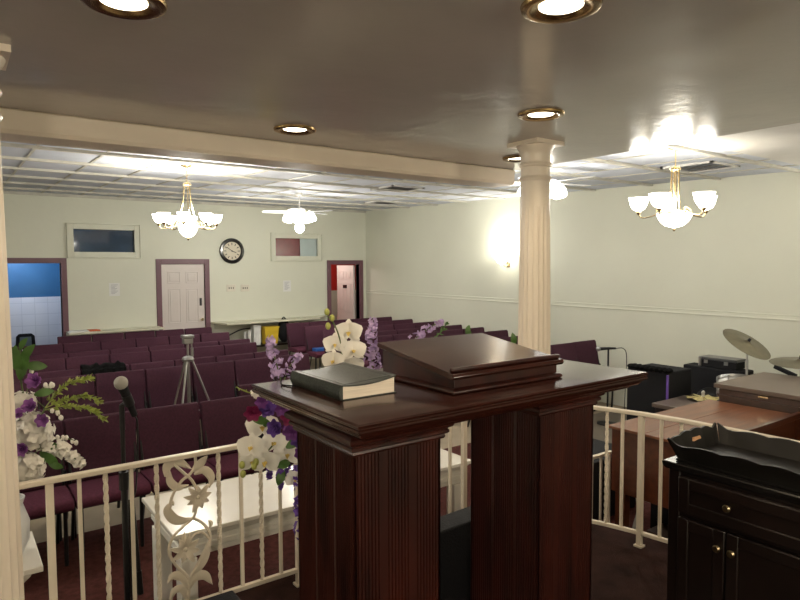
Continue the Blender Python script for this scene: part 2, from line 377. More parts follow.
# scroll casting: flowers and leaves on an S stem, fixed in the rail
def bez(pts, n=10):
    out = []; P = [V(p) for p in pts]; P = [P[0]*2-P[1]]+P+[P[-1]*2-P[-2]]
    for i in range(1, len(P)-2):
        for k in range(n):
            t = k/n; a, b_, c, d = P[i-1:i+3]
            out.append(.5*((2*b_)+(-a+c)*t+(2*a-5*b_+4*c-d)*t*t+(-a+3*b_-3*c+d)*t**3))
    out.append(P[-2]); return out
def sp(px, py): return at(px, py, Y=2.657)
sc = M()
def spp(l): return bez([sp(160+x/3.75, 440+y/3.75) for x, y in l], 8)
def blade(l, wmax, ph=.05):
    P = spp(l); n = len(P); vs = []; fs = []
    for i, p in enumerate(P):
        t_ = (P[min(n-1, i+1)]-P[max(0, i-1)]).normalized(); sd = V((-t_.z, 0, t_.x)); u = i/(n-1)
        ww = wmax/2*max(.06, math.sin(PI*min(1, ph+(1-ph)*u))**.75)
        vs += [p+sd*ww, p+V((0, -.006, 0)), p-sd*ww, p+V((0, .005, 0))]
    for i in range(n-1):
        for k_ in range(4): fs.append((i*4+k_, i*4+(k_+1) % 4, i*4+4+(k_+1) % 4, i*4+4+k_))
    sc.add(vs, fs)
def vine(l, r=.0065): P = spp(l); sc.tube(P, [r]*len(P), 6)
vine([(108, 600), (106, 520), (60, 470), (34, 420), (48, 365), (90, 322), (128, 285), (136, 235), (138, 205)])
vine([(36, 262), (46, 210), (80, 155), (112, 128), (132, 95), (132, 55)])
vine([(120, 290), (160, 312), (188, 355), (180, 410), (150, 460), (118, 505)])
vine([(50, 90), (85, 120), (118, 150), (140, 190)])
vine([(175, 130), (190, 155), (180, 175), (150, 205)], .005)
vine([(188, 375), (165, 350), (140, 348), (120, 365), (100, 395)], .005)
blade([(48, 232), (28, 262), (50, 295), (85, 303), (128, 292)], .042)
blade([(115, 510), (150, 470), (172, 425), (186, 372)], .044)
blade([(22, 138), (30, 95), (65, 80), (118, 108)], .046)
blade([(32, 110), (38, 155), (68, 178), (108, 168)], .034)
blade([(128, 128), (165, 112), (192, 140), (186, 180)], .038)
blade([(120, 118), (150, 90), (178, 58)], .040)
blade([(186, 330), (190, 312), (182, 300)], .020)
blade([(52, 245), (46, 232), (50, 226)], .016)
blade([(108, 560), (85, 515), (50, 510), (28, 538)], .040)
blade([(108, 560), (130, 515), (168, 508), (196, 540)], .044)
blade([(108, 610), (85, 560), (55, 565), (36, 605)], .034)
blade([(70, 430), (84, 400), (92, 345)], .036)
for cx, cy, R_, a0, nn_ in ((138, 210, .060, .15, 9), (92, 405, .066, .5, 8)):
    c0 = sp(160+cx/3.75, 440+cy/3.75)-V((0, .010, 0))
    for k in range(nn_):
        a = k*2*PI/nn_+a0; sc.petal(c0, (math.cos(a), -.1, math.sin(a)), (0, -1, 0), R_*(1+.15*math.sin(k*2.3)), .026, curl=.25, cup=.35, wf=lambda t: math.sin(PI*min(1, .12+.86*t))**.9, th=.005)
    sc.ball(c0-V((0, .006, 0)), .010, 10, 6)
obj('scroll_ornament', sc, railm, rail, smooth=50)
# short low handrail beside the organ, outside the platform
t = thing('step_handrail', 'short low white handrail between the platform rail and the organ', 'railing', (0, 0, 0))
A, C_ = at(578, 461, Y=2.72), at(611.5, 452.5, Y=2.72)
zt_ = (A.z+C_.z)/2
obj('handrail', M().box(A.x-.1, C_.x, 2.705, 2.735, zt_-.01, zt_+.01), railm, t, bevel=.003)
for px in (582, 592, 601, 609.5):
    q = at(px, 460, Y=2.72); obj('baluster', M().box(q.x-.007, q.x+.007, 2.713, 2.727, FL, zt_), railm, t, smooth=0)

# ---------------------------------------------------------------- pulpit
pul = thing('pulpit', 'polished dark mahogany pulpit on two reeded pillars, in the foreground', 'pulpit', (0, 0, 0))
def mould(b, x0, x1, y0, y1, prof):      # rectangular rings (offset, z) stacked
    vs = []; fs = []
    for o, z in prof: vs += [(x0-o, y0-o, z), (x1+o, y0-o, z), (x1+o, y1+o, z), (x0-o, y1+o, z)]
    for i in range(len(prof)-1):
        for k in range(4): fs.append((i*4+k, i*4+(k+1) % 4, i*4+4+(k+1) % 4, i*4+4+k))
    n = len(prof)*4; fs += [(3, 2, 1, 0), (n-4, n-3, n-2, n-1)]
    return b.add(vs, fs)
X0, X1, Y0, Y1, ZT = .772, 1.965, 1.232, 1.87, 1.67
obj('top', mould(M(), X0, X1, Y0, Y1, [(-.060, ZT-.060), (-.046, ZT-.059), (-.040, ZT-.054), (-.036, ZT-.047), (-.024, ZT-.045), (-.018, ZT-.041), (-.015, ZT-.035), (-.014, ZT-.030), (-.003, ZT-.028), (.001, ZT-.023), (.001, ZT-.018), (-.003, ZT-.015), (-.003, ZT-.012), (.001, ZT-.009), (.002, ZT-.005), (-.002, ZT-.001), (-.007, ZT)]), mahtop, pul, smooth=30)
for (a, c) in ((.828, 1.11), (1.53, 1.805)):
    ya, yb = 1.342, 1.66
    k = M().box(a, c, ya, yb, PF+.14, ZT-.05)
    for yy in (ya, yb):                  # reeds, with a plain flat between the reeded bands
        w_ = c-a; nn = int(w_/.0105)
        for i in range(nn+1):
            u = i/nn
            if .30 < u < .36 or .64 < u < .70: continue
            k.tube([(a+w_*u, yy, PF+.15), (a+w_*u, yy, ZT-.09)], .0042, 6, caps=False)
    for xx in (a, c):
        w_ = yb-ya; nn = int(w_/.0105)
        for i in range(nn+1):
            u = i/nn
            if .30 < u < .36 or .64 < u < .70: continue
            k.tube([(xx, ya+w_*u, PF+.15), (xx, ya+w_*u, ZT-.09)], .0042, 6, caps=False)
    obj('pillar', k, mah, pul, smooth=40)
    obj('pillar_cap', mould(M(), a, c, ya, yb, [(.002, ZT-.116), (.010, ZT-.113), (.013, ZT-.107), (.011, ZT-.101), (.016, ZT-.099), (.021, ZT-.095), (.021, ZT-.088), (.017, ZT-.085), (.020, ZT-.082), (.028, ZT-.078), (.031, ZT-.071), (.031, ZT-.064), (.026, ZT-.059), (.02, ZT-.055)]), mah, pul, smooth=30)
obj('plinth', mould(M(), X0+.03, X1-.03, 1.28, 1.80, [(0, PF), (0, PF+.10), (-.012, PF+.112), (-.012, PF+.12), (-.03, PF+.14)]), mah, pul, smooth=30)
# slanted book rest
rx0, rx1, ry0, ry1 = 1.168, 1.645, 1.345, 1.725
zf, zb = ZT+.068, ZT+.118
k = M().prism([(ry0+.012, ZT), (ry0+.012, zf-.022), (ry1, zb-.018), (ry1, ZT)], rx0+.012, rx1-.012, 'x')
mould(k, rx0+.004, rx1-.004, ry0+.004, ry1, [(0, ZT), (.006, ZT+.003), (.006, ZT+.009), (.001, ZT+.014), (-.008, ZT+.018)])
obj('book_rest_box', k, mah, pul, smooth=30, bevel=.0015)
k = M().prism([(ry0, zf-.024), (ry0-.006, zf-.016), (ry0, zf-.006), (ry0+.03, zf-.002), (ry1+.01, zb-.002), (ry1+.01, zb-.018), (ry0+.02, zf-.022)], rx0-.004, rx1+.004, 'x')
obj('book_rest_lid', k, mahtop, pul, smooth=30, bevel=.002)
obj('book_ledge', M().box(rx0, rx1, ry0+.006, ry0+.022, zf-.004, zf+.010), mah, pul, bevel=.005)

# ---------------------------------------------------------------- bible
bib = thing('bible', 'thick black leather bible lying closed on the pulpit top', 'book', (.874, 1.478, ZT+.0005))
leather = mat('black grained leather', (.030, .036, .030), .38, var=.4, scale=30, bump=.4, bscale=220)
pages = mat('page edges', (.80, .70, .58), .7, var=.12, scale=8, stretch=(1, 1, 40))
Wb, Lb = .185, .305
def topz(x): return .040-.006*math.sin(x/Wb*PI*1.0)+.010*(x/Wb)**2
def curvebox(x0, x1, y0, y1, f0, f1, n=10):
    b = M(); vs = []; fs = []
    for i in range(n+1):
        x = x0+(x1-x0)*i/n; vs += [(x, y0, f0(x)), (x, y1, f0(x)), (x, y1, f1(x)), (x, y0, f1(x))]
    for i in range(n):
        for k in range(4): fs.append((i*4+k, i*4+(k+1) % 4, i*4+4+(k+1) % 4, i*4+4+k))
    fs += [(3, 2, 1, 0), tuple(range(4*n, 4*n+4))]
    return b.add(vs, fs)
k = curvebox(-.004, Wb, 0, Lb, lambda x: topz(x)-.0005, lambda x: topz(x)+.003)
obj('cover', k, leather, bib, smooth=50)
k = curvebox(-.004, Wb, 0, Lb, lambda x: 0, lambda x: .003); obj('cover', k, leather, bib, smooth=50)
k = M().prism([(-.004, 0), (-.009, .010), (-.011, .022), (-.008, .034), (-.004, .043), (.002, .043), (.002, 0)], 0, Lb, 'y'); obj('spine', k, leather, bib)
k = curvebox(.002, Wb-.006, .003, Lb-.003, lambda x: .003, lambda x: topz(x)-.0005); obj('page_block', k, pages, bib, smooth=50)
k = M()
for off in (.012, .016): k.tube([(off, off, topz(off)+.003), (Wb-off, off, topz(Wb-off)+.003), (Wb-off, Lb-off, topz(Wb-off)+.003), (off, Lb-off, topz(off)+.003), (off, off, topz(off)+.003)], .0006, 4)
obj('cover_tooling', k, leather, bib)
k = M().tube(bez([(.0, Lb, .03), (-.02, Lb+.03, .02), (-.035, Lb+.015, .003), (-.03, Lb-.02, .002), (-.015, Lb-.05, .004)]), .0022, 5); obj('ribbon_marker', k, blackp, bib)

# ---------------------------------------------------------------- church chairs
def make_chair():
    t = thing('church_chair', 'x', 'chair')
    hw = .226
    k = M()
    pts = [(-.440, .385), (-.462, .40), (-.472, .425), (-.462, .452), (-.43, .465), (-.25, .468), (-.09, .455), (-.075, .43), (-.08, .39)]
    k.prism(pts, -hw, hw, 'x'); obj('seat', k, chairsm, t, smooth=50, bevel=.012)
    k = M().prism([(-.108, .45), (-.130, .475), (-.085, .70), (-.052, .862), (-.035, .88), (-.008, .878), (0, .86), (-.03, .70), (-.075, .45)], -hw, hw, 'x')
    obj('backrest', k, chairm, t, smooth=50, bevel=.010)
    for s in (-1, 1):
        x = s*.185
        obj('leg', M().tube([(x, -.36, .40), (x, -.345, 0)], .0125, 8), blackm, t)
        obj('leg', M().tube([(x, -.10, .42), (x, .06, 0)], .0125, 8), blackm, t)
    k = M().box(-.19, .19, -.42, -.10, .375, .39)
    for s in (-1, 1): k.tube([(s*.21, -.10, .39), (s*.21, -.13, .5), (s*.21, -.045, .80)], .010, 6)
    obj('frame', k, blackm, t, smooth=30)
    obj('side_bracket', M().box(.214, .230, -.13, -.085, .47, .56), blackp, t, bevel=.004)
    return t
proto = make_chair(); used = [False]
ORD = ['first', 'second', 'third', 'fourth', 'fifth', 'sixth', 'seventh', 'eighth', 'ninth']
def place(x, y, label, group, s=1.0, sx=1.0):
    o = proto if not used[0] else copy_tree(proto); used[0] = True
    o.location = (x+random.uniform(-.002, .002), y+random.uniform(-.012, .012), FL); o.scale = (sx, 1, s); o['label'] = label; o['group'] = group
    o.rotation_euler.z = random.uniform(-.004, .004)
left_rows = [(4.76, 3.40, 8, 1, ()), (5.20, 3.42, 8, 1, (3, 4)), (6.60, 3.45, 8, 1, ()), (7.04, 3.40, 8, 1, ()), (7.98, 3.38, 8, 1, ()), (8.44, 3.47, 8, 1, ()), (9.46, 3.55, 7, 1, ()), (10.40, 3.60, 5, 1, ())]
for r, (y, xe, n, s, gap) in enumerate(left_rows):
    rown = 'nearest row' if r == 0 else ('farthest row' if r == 7 else ORD[r]+' row')
    for k in range(n):
        if k in gap: continue
        place(xe-.02-.465*(k+.5), y, 'plum chair in the %s of the left block, %s from the aisle' % (rown, ORD[k]), 'plum church chairs in the left block')
right_rows = [(5.33, 5), (6.3, 5), (7.0, 5), (7.55, 5), (8.1, 5), (8.85, 5), (9.5, 5), (10.2, 5)]
for r, (y, n) in enumerate(right_rows):
    xe = 7.18
    rown = 'nearest row' if r == 0 else ('farthest row' if r == 7 else ORD[r]+' row')
    for k in range(n):
        place(xe-.465*(k+.5), y, 'plum chair in the %s of the right block, %s from the wall' % (rown, ORD[k]), 'plum church chairs in the right block', s=1.0)

# ---------------------------------------------------------------- communion table and small white stand
tb = thing('communion_table', 'long white communion table with pale marble top beyond the rail', 'table', (0, 0, 0))
tx0, tx1, ty0, ty1, tz = .80, 2.68, 2.90, 3.50, .79
obj('tabletop', B(tx0, tx1, ty0, ty1, tz-.022, tz), marble, tb, bevel=.004)
k = mould(M(), tx0+.05, tx1-.05, ty0+.05, ty1-.05, [(-.01, tz-.15), (.0, tz-.145), (.0, tz-.12), (.012, tz-.112), (.012, tz-.09), (.006, tz-.085), (.006, tz-.06), (.022, tz-.05), (.026, tz-.035), (.038, tz-.022)])
obj('apron', k, whitep, tb, smooth=30)
for x in (tx0+.08, tx1-.08):
    for y in (ty0+.08, ty1-.08):
        k = M().box(x-.04, x+.04, y-.04, y+.04, FL, tz-.15); k.box(x-.046, x+.046, y-.046, y+.046, FL, FL+.07); obj('leg', k, whitep, tb, bevel=.003)
t = thing('pedestal_stand', 'small white square stand under the left flower arrangement', 'stand', (0, 0, 0))
obj('tabletop', B(-.16, .275, 2.94, 3.37, .765, .79), marble, t, bevel=.003)
k = mould(M(), -.09, .20, 3.01, 3.30, [(.03, FL), (.03, FL+.06), (0, FL+.08), (0, .70), (.03, .74), (.04, .765)]); obj('pedestal', k, whitep, t, smooth=30)

# ---------------------------------------------------------------- lights: chandeliers, fans, sconces, cans
def shade_up(k, c, R_=.08, h=.115):      # open bell shade
    k.lathe([(.012, 0), (.022, .004), (R_*.62, .018), (R_*.85, h*.45), (R_*.95, h*.75), (R_*1.06, h), (R_*1.02, h), (R_*.9, h*.75), (R_*.8, h*.45), (.02, .012)], 20, c)
def chandelier(loc, label, power=1.0, bowl=1.0, ss=1.0, Rr=.34, drop=.78, narm=6, ph=0.2, splay=.05, chain=False, n_rods=3):
    t = thing('chandelier', label, 'chandelier', loc, group='brass chandeliers in the hall')
    zb_ = -drop; zsh = zb_+.19
    obj('canopy', M().lathe([(.0, 0), (.065, 0), (.062, -.01), (.035, -.022), (.012, -.028), (.008, -.035), (0, -.035)], 24), brass, t)
    ztop = -drop*.25
    k = M()
    if chain:
        zz = -.035; i = 0
        while zz > ztop+.02:
            a = (i % 2)*PI/2
            k.tube([(.011*math.cos(q)*math.cos(a), .011*math.cos(q)*math.sin(a), zz-.016+.016*math.sin(q)) for q in [2*PI*j/10 for j in range(11)]], .0025, 5); zz -= .026; i += 1
    else: k.tube([(0, 0, -.03), (0, 0, ztop)], .006, 8)
    obj('hanging_rod', k, brass, t)
    k = M().lathe([(0, ztop+.02), (.03, ztop+.015), (.045, ztop), (.042, ztop-.012), (.03, ztop-.02), (0, ztop-.022)], 20); obj('top_cup', k, brass, t)
    for i in range(n_rods):
        a = 2*PI*i/n_rods+ph; r0, r1 = .028, .028+splay
        obj('rod', M().tube(bez([(r0*math.cos(a), r0*math.sin(a), ztop), ((r0+splay*.25)*math.cos(a), (r0+splay*.25)*math.sin(a), (ztop+zsh)/2), (r1*math.cos(a), r1*math.sin(a), zsh-.03)]), .007, 8), brass, t)
    k = M().lathe([(.0, zsh-.0), (.05, zsh-.002), (.10, zsh-.012), (.142, zsh-.022), (.14, zsh-.034), (.0, zsh-.034)], 28); obj('hub', k, brass, t)
    k = M().lathe([(.138*bowl, zsh-.034), (.132*bowl, zsh-.06), (.108*bowl, zsh-.10), (.072*bowl, zsh-.13), (.025, zsh-.145), (0, zsh-.147)], 28); obj('bowl_shade', k, shadem, t)
    obj('finial', M().ball((0, 0, zsh-.16), .012, 10, 6, (1, 1, 1.6)), brass, t)
    for i in range(narm):
        a = 2*PI*i/narm+ph; c, s_ = math.cos(a), math.sin(a); rr = Rr-.08
        pts = bez([(.06*c, .06*s_, zsh-.015), (.12*c, .12*s_, zsh-.02), (.18*c, .18*s_, zsh-.045), ((rr-.03)*c, (rr-.03)*s_, zsh-.055), (rr*c, rr*s_, zsh-.02)])
        arm = M().tube(pts, .006, 7); arm.tube(bez([(.12*c, .12*s_, zsh-.02), (.10*c, .10*s_, zsh+.01), (.13*c, .13*s_, zsh+.015), (.145*c, .145*s_, zsh-.003)]), .004, 5)
        arm.lathe([(0, -.03), (.012, -.026), (.02, -.008), (.018, 0), (0, .002)], 12, (rr*c, rr*s_, zsh))
        ao = obj('arm', arm, brass, t)
        sh = M(); shade_up(sh, (rr*c, rr*s_, zsh+.002), .08*ss, .115*ss); obj('glass_shade', sh, shadem, ao)
    point('chandelier_lamp', (loc[0], loc[1], loc[2]+zsh+.10), L_CHAND*power, (1, .95, .82), .13)
    return t
chandelier((2.06, 6.64, cz(6.64)), 'brass chandelier hanging above the left chair block, beside the round clock', bowl=.72, ss=.78, Rr=.37, drop=.80, narm=8, ph=.35, splay=.10, chain=True)
chandelier((4.96, 2.89, cz(2.89)), 'brass chandelier at the right, hanging near the low taupe ceiling', power=.22, Rr=.365, drop=.715, narm=5, ph=.75, splay=.015, n_rods=4)
def fan(loc, label, rodl, power=1.0, nb=5, ph=0., Rb=.56, nl=4):
    t = thing('ceiling_fan', label, 'ceiling fan', loc, group='white ceiling fans')
    obj('canopy', M().lathe([(0, 0), (.06, 0), (.058, -.02), (.03, -.045), (.012, -.05), (0, -.05)], 24), bladem, t)
    obj('downrod', M().tube([(0, 0, -.04), (0, 0, -rodl)], .010, 8), bladem, t)
    k = M().lathe([(0, 0), (.04, -.002), (.085, -.02), (.095, -.05), (.09, -.085), (.06, -.10), (0, -.102)], 28, (0, 0, -rodl)); obj('motor', k, bladem, t)
    for i in range(nb):
        a = 2*PI*i/nb+ph; k = M(); k.T = MX.Rotation(a, 4, 'Z') @ MX.Translation((0, 0, -rodl-.07)) @ MX.Rotation(math.radians(12), 4, 'X')
        pl = [(.17, -.045), (.30, -.058), (Rb-.05, -.062), (Rb-.01, -.04), (Rb, 0), (Rb-.01, .04), (Rb-.05, .062), (.30, .058), (.17, .045)]
        k.prism(pl, -.003, .003); bo = obj('blade', k, bladem, t, smooth=0)
        k = M(); k.T = MX.Rotation(a, 4, 'Z') @ MX.Translation((0, 0, -rodl-.072)); k.box(.07, .20, -.018, .018, -.008, 0); obj('blade_iron', k, brass, bo)
    zl = -rodl-.20
    obj('light_stem', M().tube([(0, 0, zl), (0, 0, -rodl-.09)], .02, 10), bladem, t)
    obj('light_fitter', M().lathe([(0, zl+.03), (.05, zl+.025), (.05, zl), (.02, zl-.02), (0, zl-.02)], 20), brass, t)
    for i in range(nl):
        a = 2*PI*i/nl+ph+.3; k = M(); k.T = MX.Rotation(a, 4, 'Z') @ MX.Translation((.12, 0, zl)) @ MX.Rotation(math.radians(58), 4, 'Y')
        k.lathe([(.014, 0), (.03, .004), (.06, .03), (.078, .08), (.09, .125), (.087, .125), (.073, .08), (.055, .03), (0, .01)], 20); k.tube([(0, 0, -.06), (0, 0, .01)], .012, 8); obj('glass_shade', k, shadem, t)
    k = M().ball((0, 0, zl-.11), .075, 16, 10); obj('glass_shade', k, shadem, t)
    point('fan_lamp', (loc[0], loc[1], loc[2]+zl-.25), L_FAN*power, (1, .95, .84), .08)
fan((4.37, 8.62, cz(8.62)), 'white ceiling fan with lit glass shades over the far aisle', .22, ph=.25)
fan((4.98, 4.35, cz(4.35)), 'white ceiling fan half hidden behind the fluted column', .10, power=.45, ph=1.02, Rb=.60)
def sconce(y, z, label, power=1.0):
    t = thing('wall_sconce', label, 'wall lamp', (XR, y, z), group='wall sconces on the right wall')
    obj('back_plate', M().box(-.015, 0, -.04, .04, -.14, .02), brass, t, bevel=.008)
    obj('arm', M().tube(bez([(-.015, 0, -.10), (-.07, 0, -.13), (-.11, 0, -.09), (-.11, 0, -.05)]), .007, 8), brass, t)
    k = M().lathe([(.02, -.09), (.07, -.06), (.12, .02), (.145, .12), (.14, .12), (.113, .02), (.06, -.05), (0, -.07)], 24, (-.15, 0, 0)); obj('glass_shade', k, shadem, t)  # glass made larger to stand for the glow around the lamp
    point('sconce_lamp', (XR-.15, y, z+.20), L_SCONCE*power, (1, .95, .82), .05)
q = at(504, 253, X=XR-.1); sconce(q.y, q.z-.09, 'lit glass wall sconce on the right wall, left of the fluted column')
def can(x, y, label):
    t = thing('recessed_light', label, 'ceiling light', (x, y, LC), group='recessed lights in the low ceiling')
    obj('trim_ring', M().lathe([(.117, 0), (.114, -.010), (.100, -.015), (.078, -.010), (.064, -.002), (.064, 0)], 36), brassd, t)
    obj('lens', M().lathe([(0, -.005), (.05, -.004), (.066, -.002)], 28), canm, t)
    point('recessed_lamp', (x, y, LC-.03), L_CAN, (1, .80, .55), .05, spot=150)
can(1.468, 1.218, 'brass trimmed recessed light nearest the camera, cut by the top frame edge')
can(2.434, 2.139, 'brass trimmed recessed light just above the fluted column capital')
can(1.579, 3.156, 'brass trimmed recessed light nearest the cream beam, left of centre')
can(3.307, 3.105, 'brass trimmed recessed light partly hidden behind the column capital')
can(.43, 1.92, 'brass trimmed recessed light at the top left corner of the ceiling')
chandelier((-1.7, 4.9, cz(4.9)), 'unseen brass chandelier added over the far left of the hall, left of the fluted column', power=1.5, Rr=.39, drop=.80, narm=6, ph=.1, splay=.07, chain=True)  # out of view, added to light the table and chair fronts
sconce(2.0, 2.27, 'lit glass wall sconce on the right wall, near the cymbals', .35)
for x, y, lab in ((-1.1, -1.5, 'unseen frosted dome light added on the low ceiling at the left rear of the platform'), (1.9, -1.6, 'unseen frosted dome light added on the low ceiling at the right rear of the platform')):  # unseen domes added behind the camera to light column, beam and rail
    t = thing('fill_dome', lab, 'ceiling light', (x, y, LC), group='added fill domes at the rear of the platform')
    obj('rim', M().lathe([(.0, 0), (.17, 0), (.175, -.02), (.16, -.03), (0, -.03)], 32), brassd, t); obj('frosted_bowl', M().lathe([(.16, -.03), (.14, -.07), (.08, -.10), (0, -.11)], 28), canm, t)
    point('fill_lamp', (x, y, LC-.30), L_FILL, (1, .88, .70), .15)
# ceiling vents
ventm = mat('grey ceiling vent', (.22, .21, .20), .5, var=.2)
for x, y, lab in ((5.09, 7.06, 'grey louvred ceiling vent nearer the camera above the aisle'), (6.3, 9.11, 'grey louvred ceiling vent farther back near the right wall'), (6.2, 3.35, 'grey louvred ceiling vent beside the right chandelier')):
    t = thing('ceiling_vent', lab, 'vent', (x, y, cz(y)-.006), group='ceiling vents')
    k = M().box(-.27, .27, -.27, -.24, -.015, .01).box(-.27, .27, .24, .27, -.015, .01).box(-.27, -.24, -.27, .27, -.015, .01).box(.24, .27, -.27, .27, -.015, .01); obj('vent_frame', k, plasm, t)
    k = M()
    for i in range(9): k.add([(-.24, -.235+i*.052, -.012), (.24, -.235+i*.052, -.012), (.24, -.20+i*.052, .004), (-.24, -.20+i*.052, .004)], [(0, 1, 2, 3)])
    obj('vent_slats', k, ventm, t, smooth=0)

# ---------------------------------------------------------------- back wall details
c = at(232, 251, Y=YR-.02)
t = thing('wall_clock', 'round black framed wall clock with cream face on the back wall', 'clock', (c.x, YR, c.z))
R90 = MX.Rotation(PI/2, 4, 'X')
k = M(); k.T = R90; k.lathe([(0, 0), (.235, 0), (.24, .02), (.225, .04), (.19, .045), (.172, .03), (.17, .018)], 48); obj('clock_frame', k, blackw, t)
facem = mat('clock face cream', (.66, .60, .48), .5)
k = M(); k.T = R90; k.lathe([(0, .019), (.172, .019)], 48); obj('clock_face', k, facem, t)
for i in range(12):
    k = M(); k.T = MX.Rotation(i*PI/6, 4, 'Y'); k.box(-.007, .007, -.0215, -.0205, .110, .155); obj('numeral_mark', k, blackm, t, smooth=0)
for a, L, w_ in ((PI*.62, .085, .007), (-PI*.30, .12, .005)):
    k = M(); k.T = MX.Rotation(a, 4, 'Y'); k.box(-w_, w_, -.026, -.024, -.02, L); obj('clock_hand', k, blackm, t, smooth=0)
k = M(); k.tube([(0, -.019, 0), (0, -.030, 0)], .012, 12); obj('hand_hub', k, blackm, t)
paper = mat('white paper', (.72, .72, .70), .7, var=.02); ink = mat('grey print', (.25, .26, .3), .8)
for px, py, lab in ((114.5, 289.5, 'white paper notice taped between the high window and the white door'), (287, 286, 'white paper notice taped below the two-pane window')):
    c = at(px, py, Y=YR); t = thing('paper_notice', lab, 'notice', (c.x, YR-.001, c.z), group='paper notices on the back wall')
    obj('sheet', B(-.085, .085, -.002, 0, -.11, .11), paper, t, smooth=0)
    k = M()
    for i in range(8): k.box(-.055, .055-(i*37 % 5)*.012, -.003, -.002, .075-i*.021, .081-i*.021)
    obj('printed_lines', k, ink, t, smooth=0)
swm = mat('ivory switch plate', (.66, .62, .52), .4)
for px, lab in ((231, 'ivory light switch plate directly below the clock'), (245, 'ivory light switch plate just right of the one below the clock')):
    c = at(px, 288, Y=YR); t = thing('switch_plate', lab, 'light switch', (c.x, YR, c.z), group='switch plates below the clock')
    obj('plate', B(-.085, .085, -.008, 0, -.065, .065), swm, t, bevel=.003)
    for s in (-.04, 0, .04): obj('toggle', B(s-.006, s+.006, -.02, -.008, -.014, .014), ebony, t)
# wall shelves (cream counters)
sh = thing('wall_shelf', 'cream counter shelf along the back wall between the blue room and the white door', 'shelf', (0, 0, 0))
obj('shelf_board', B(1.50, 2.95, 10.92, YR-.001, .955, .985), cream, sh, bevel=.003); obj('cleat', B(1.5, 2.95, YR-.04, YR-.001, .86, .955), wallm, sh)
sh = thing('wall_shelf', 'long cream counter shelf on the back wall below the two-pane window', 'shelf', (0, 0, 0))
obj('shelf_board', M().prism([(3.88, YR-.001), (4.0, 10.78), (5.9, 10.85), (6.3, YR-.001)], .97, 1.0), cream, sh); obj('cleat', B(3.95, 6.2, YR-.04, YR-.001, .87, .97), wallm, sh)
orm = mat('orange cover', (.55, .12, .04), .5); whm = mat('white plastic', (.72, .72, .70), .4); yelm = mat('yellow plastic', (.75, .52, .04), .4); blum = mat('blue plastic', (.03, .12, .4), .4)
q = at(93, 331, Y=11.1); tag(obj('booklet', M().box(-.10, .10, -.07, .07, 0, .018).box(-.08, .06, -.05, .05, .018, .026), orm, loc=(q.x, 11.1, .985)), 'orange booklet lying on the left counter shelf', 'booklet')
tag(obj('paper_stack', M().box(-.14, .14, -.1, .1, 0, .012).box(-.12, .13, -.09, .1, .012, .02), paper, loc=(1.66, 11.10, .985)), 'white papers at the left end of the left counter shelf', 'papers')
# items under the right shelf on a low bench
bt = thing('side_bench', 'low dark bench under the long counter shelf holding the yellow bin', 'bench', (0, 0, 0))
obj('bench_top', B(3.95, 5.7, 10.86, 11.22, .52, .55), ebony, bt)
for x in (4.0, 5.65): obj('leg', B(x-.02, x+.02, 10.9, 11.18, FL, .52), ebony, bt)
def bx(name, px, Y, w_, d, h, m_, lab, cat, z=.55):
    q = at(px, 340, Y=Y); o = M().prism([(-w_/2, -d/2), (w_/2, -d/2), (w_/2, d/2), (-w_/2, d/2)], 0, h)
    if name == 'storage_bin': o = mould(M(), -w_/2, w_/2, -d/2, d/2, [(-.02, 0), (0, h-.02), (.01, h-.02), (.01, h), (-.012, h), (-.03, .02)])
    if name == 'backpack': o = M().ball((0, 0, h*.55), .5, 14, 10, (w_, d, h*1.1)); o.tube(bez([(-.06, 0, h), (0, 0, h*1.16), (.06, 0, h)]), .012, 6)
    if name == 'paper_carton': o = mould(M(), -w_/2, w_/2, -d/2, d/2, [(0, 0), (0, h*.7), (.006, h*.7), (.006, h)])
    if name == 'plastic_cup': o = M().lathe([(0, 0), (w_*.4, 0), (w_*.5, h), (w_*.46, h), (w_*.37, .01), (0, .01)], 16)
    return tag(obj(name, o, m_, loc=(q.x, Y, z)), lab, cat)
bx('storage_bin', 270, 10.98, .28, .2, .33, yelm, 'yellow plastic bin on the bench under the counter shelf', 'bin')
bx('paper_carton', 256, 11.0, .13, .14, .38, whm, 'white upright carton left of the yellow bin', 'carton')
bx('plastic_cup', 249.5, 10.95, .07, .07, .28, whm, 'small white cup left of the white carton', 'cup')
bx('plastic_cup', 245.5, 11.05, .06, .06, .25, whm, 'small white cup at the far left end of the bench', 'cup')
bx('backpack', 284, 11.0, .26, .2, .42, blackp, 'dark backpack right of the yellow bin', 'backpack')
cbm = M().tube(bez([at(224, 338, Y=11.2), at(240, 330, Y=11.24), at(252, 328, Y=11.26), at(262, 327, Y=11.26)]), .012, 6); cbm.tube(bez([at(255, 334, Y=11.24), at(268, 327, Y=11.26), at(275, 332, Y=11.24)]), .01, 6)
tag(obj('power_cord', cbm, blackm), 'black cord looping under the long counter shelf', 'cord')
q = at(299, 348, Y=9.9); tag(obj('hymnal', M().box(-.11, .11, -.08, .08, 0, .045).box(-.10, .115, -.075, .075, .006, .038), blum, loc=(5.06, 9.28, FL+.47)), 'blue book lying on the aisle seat of a right-block chair', 'book')
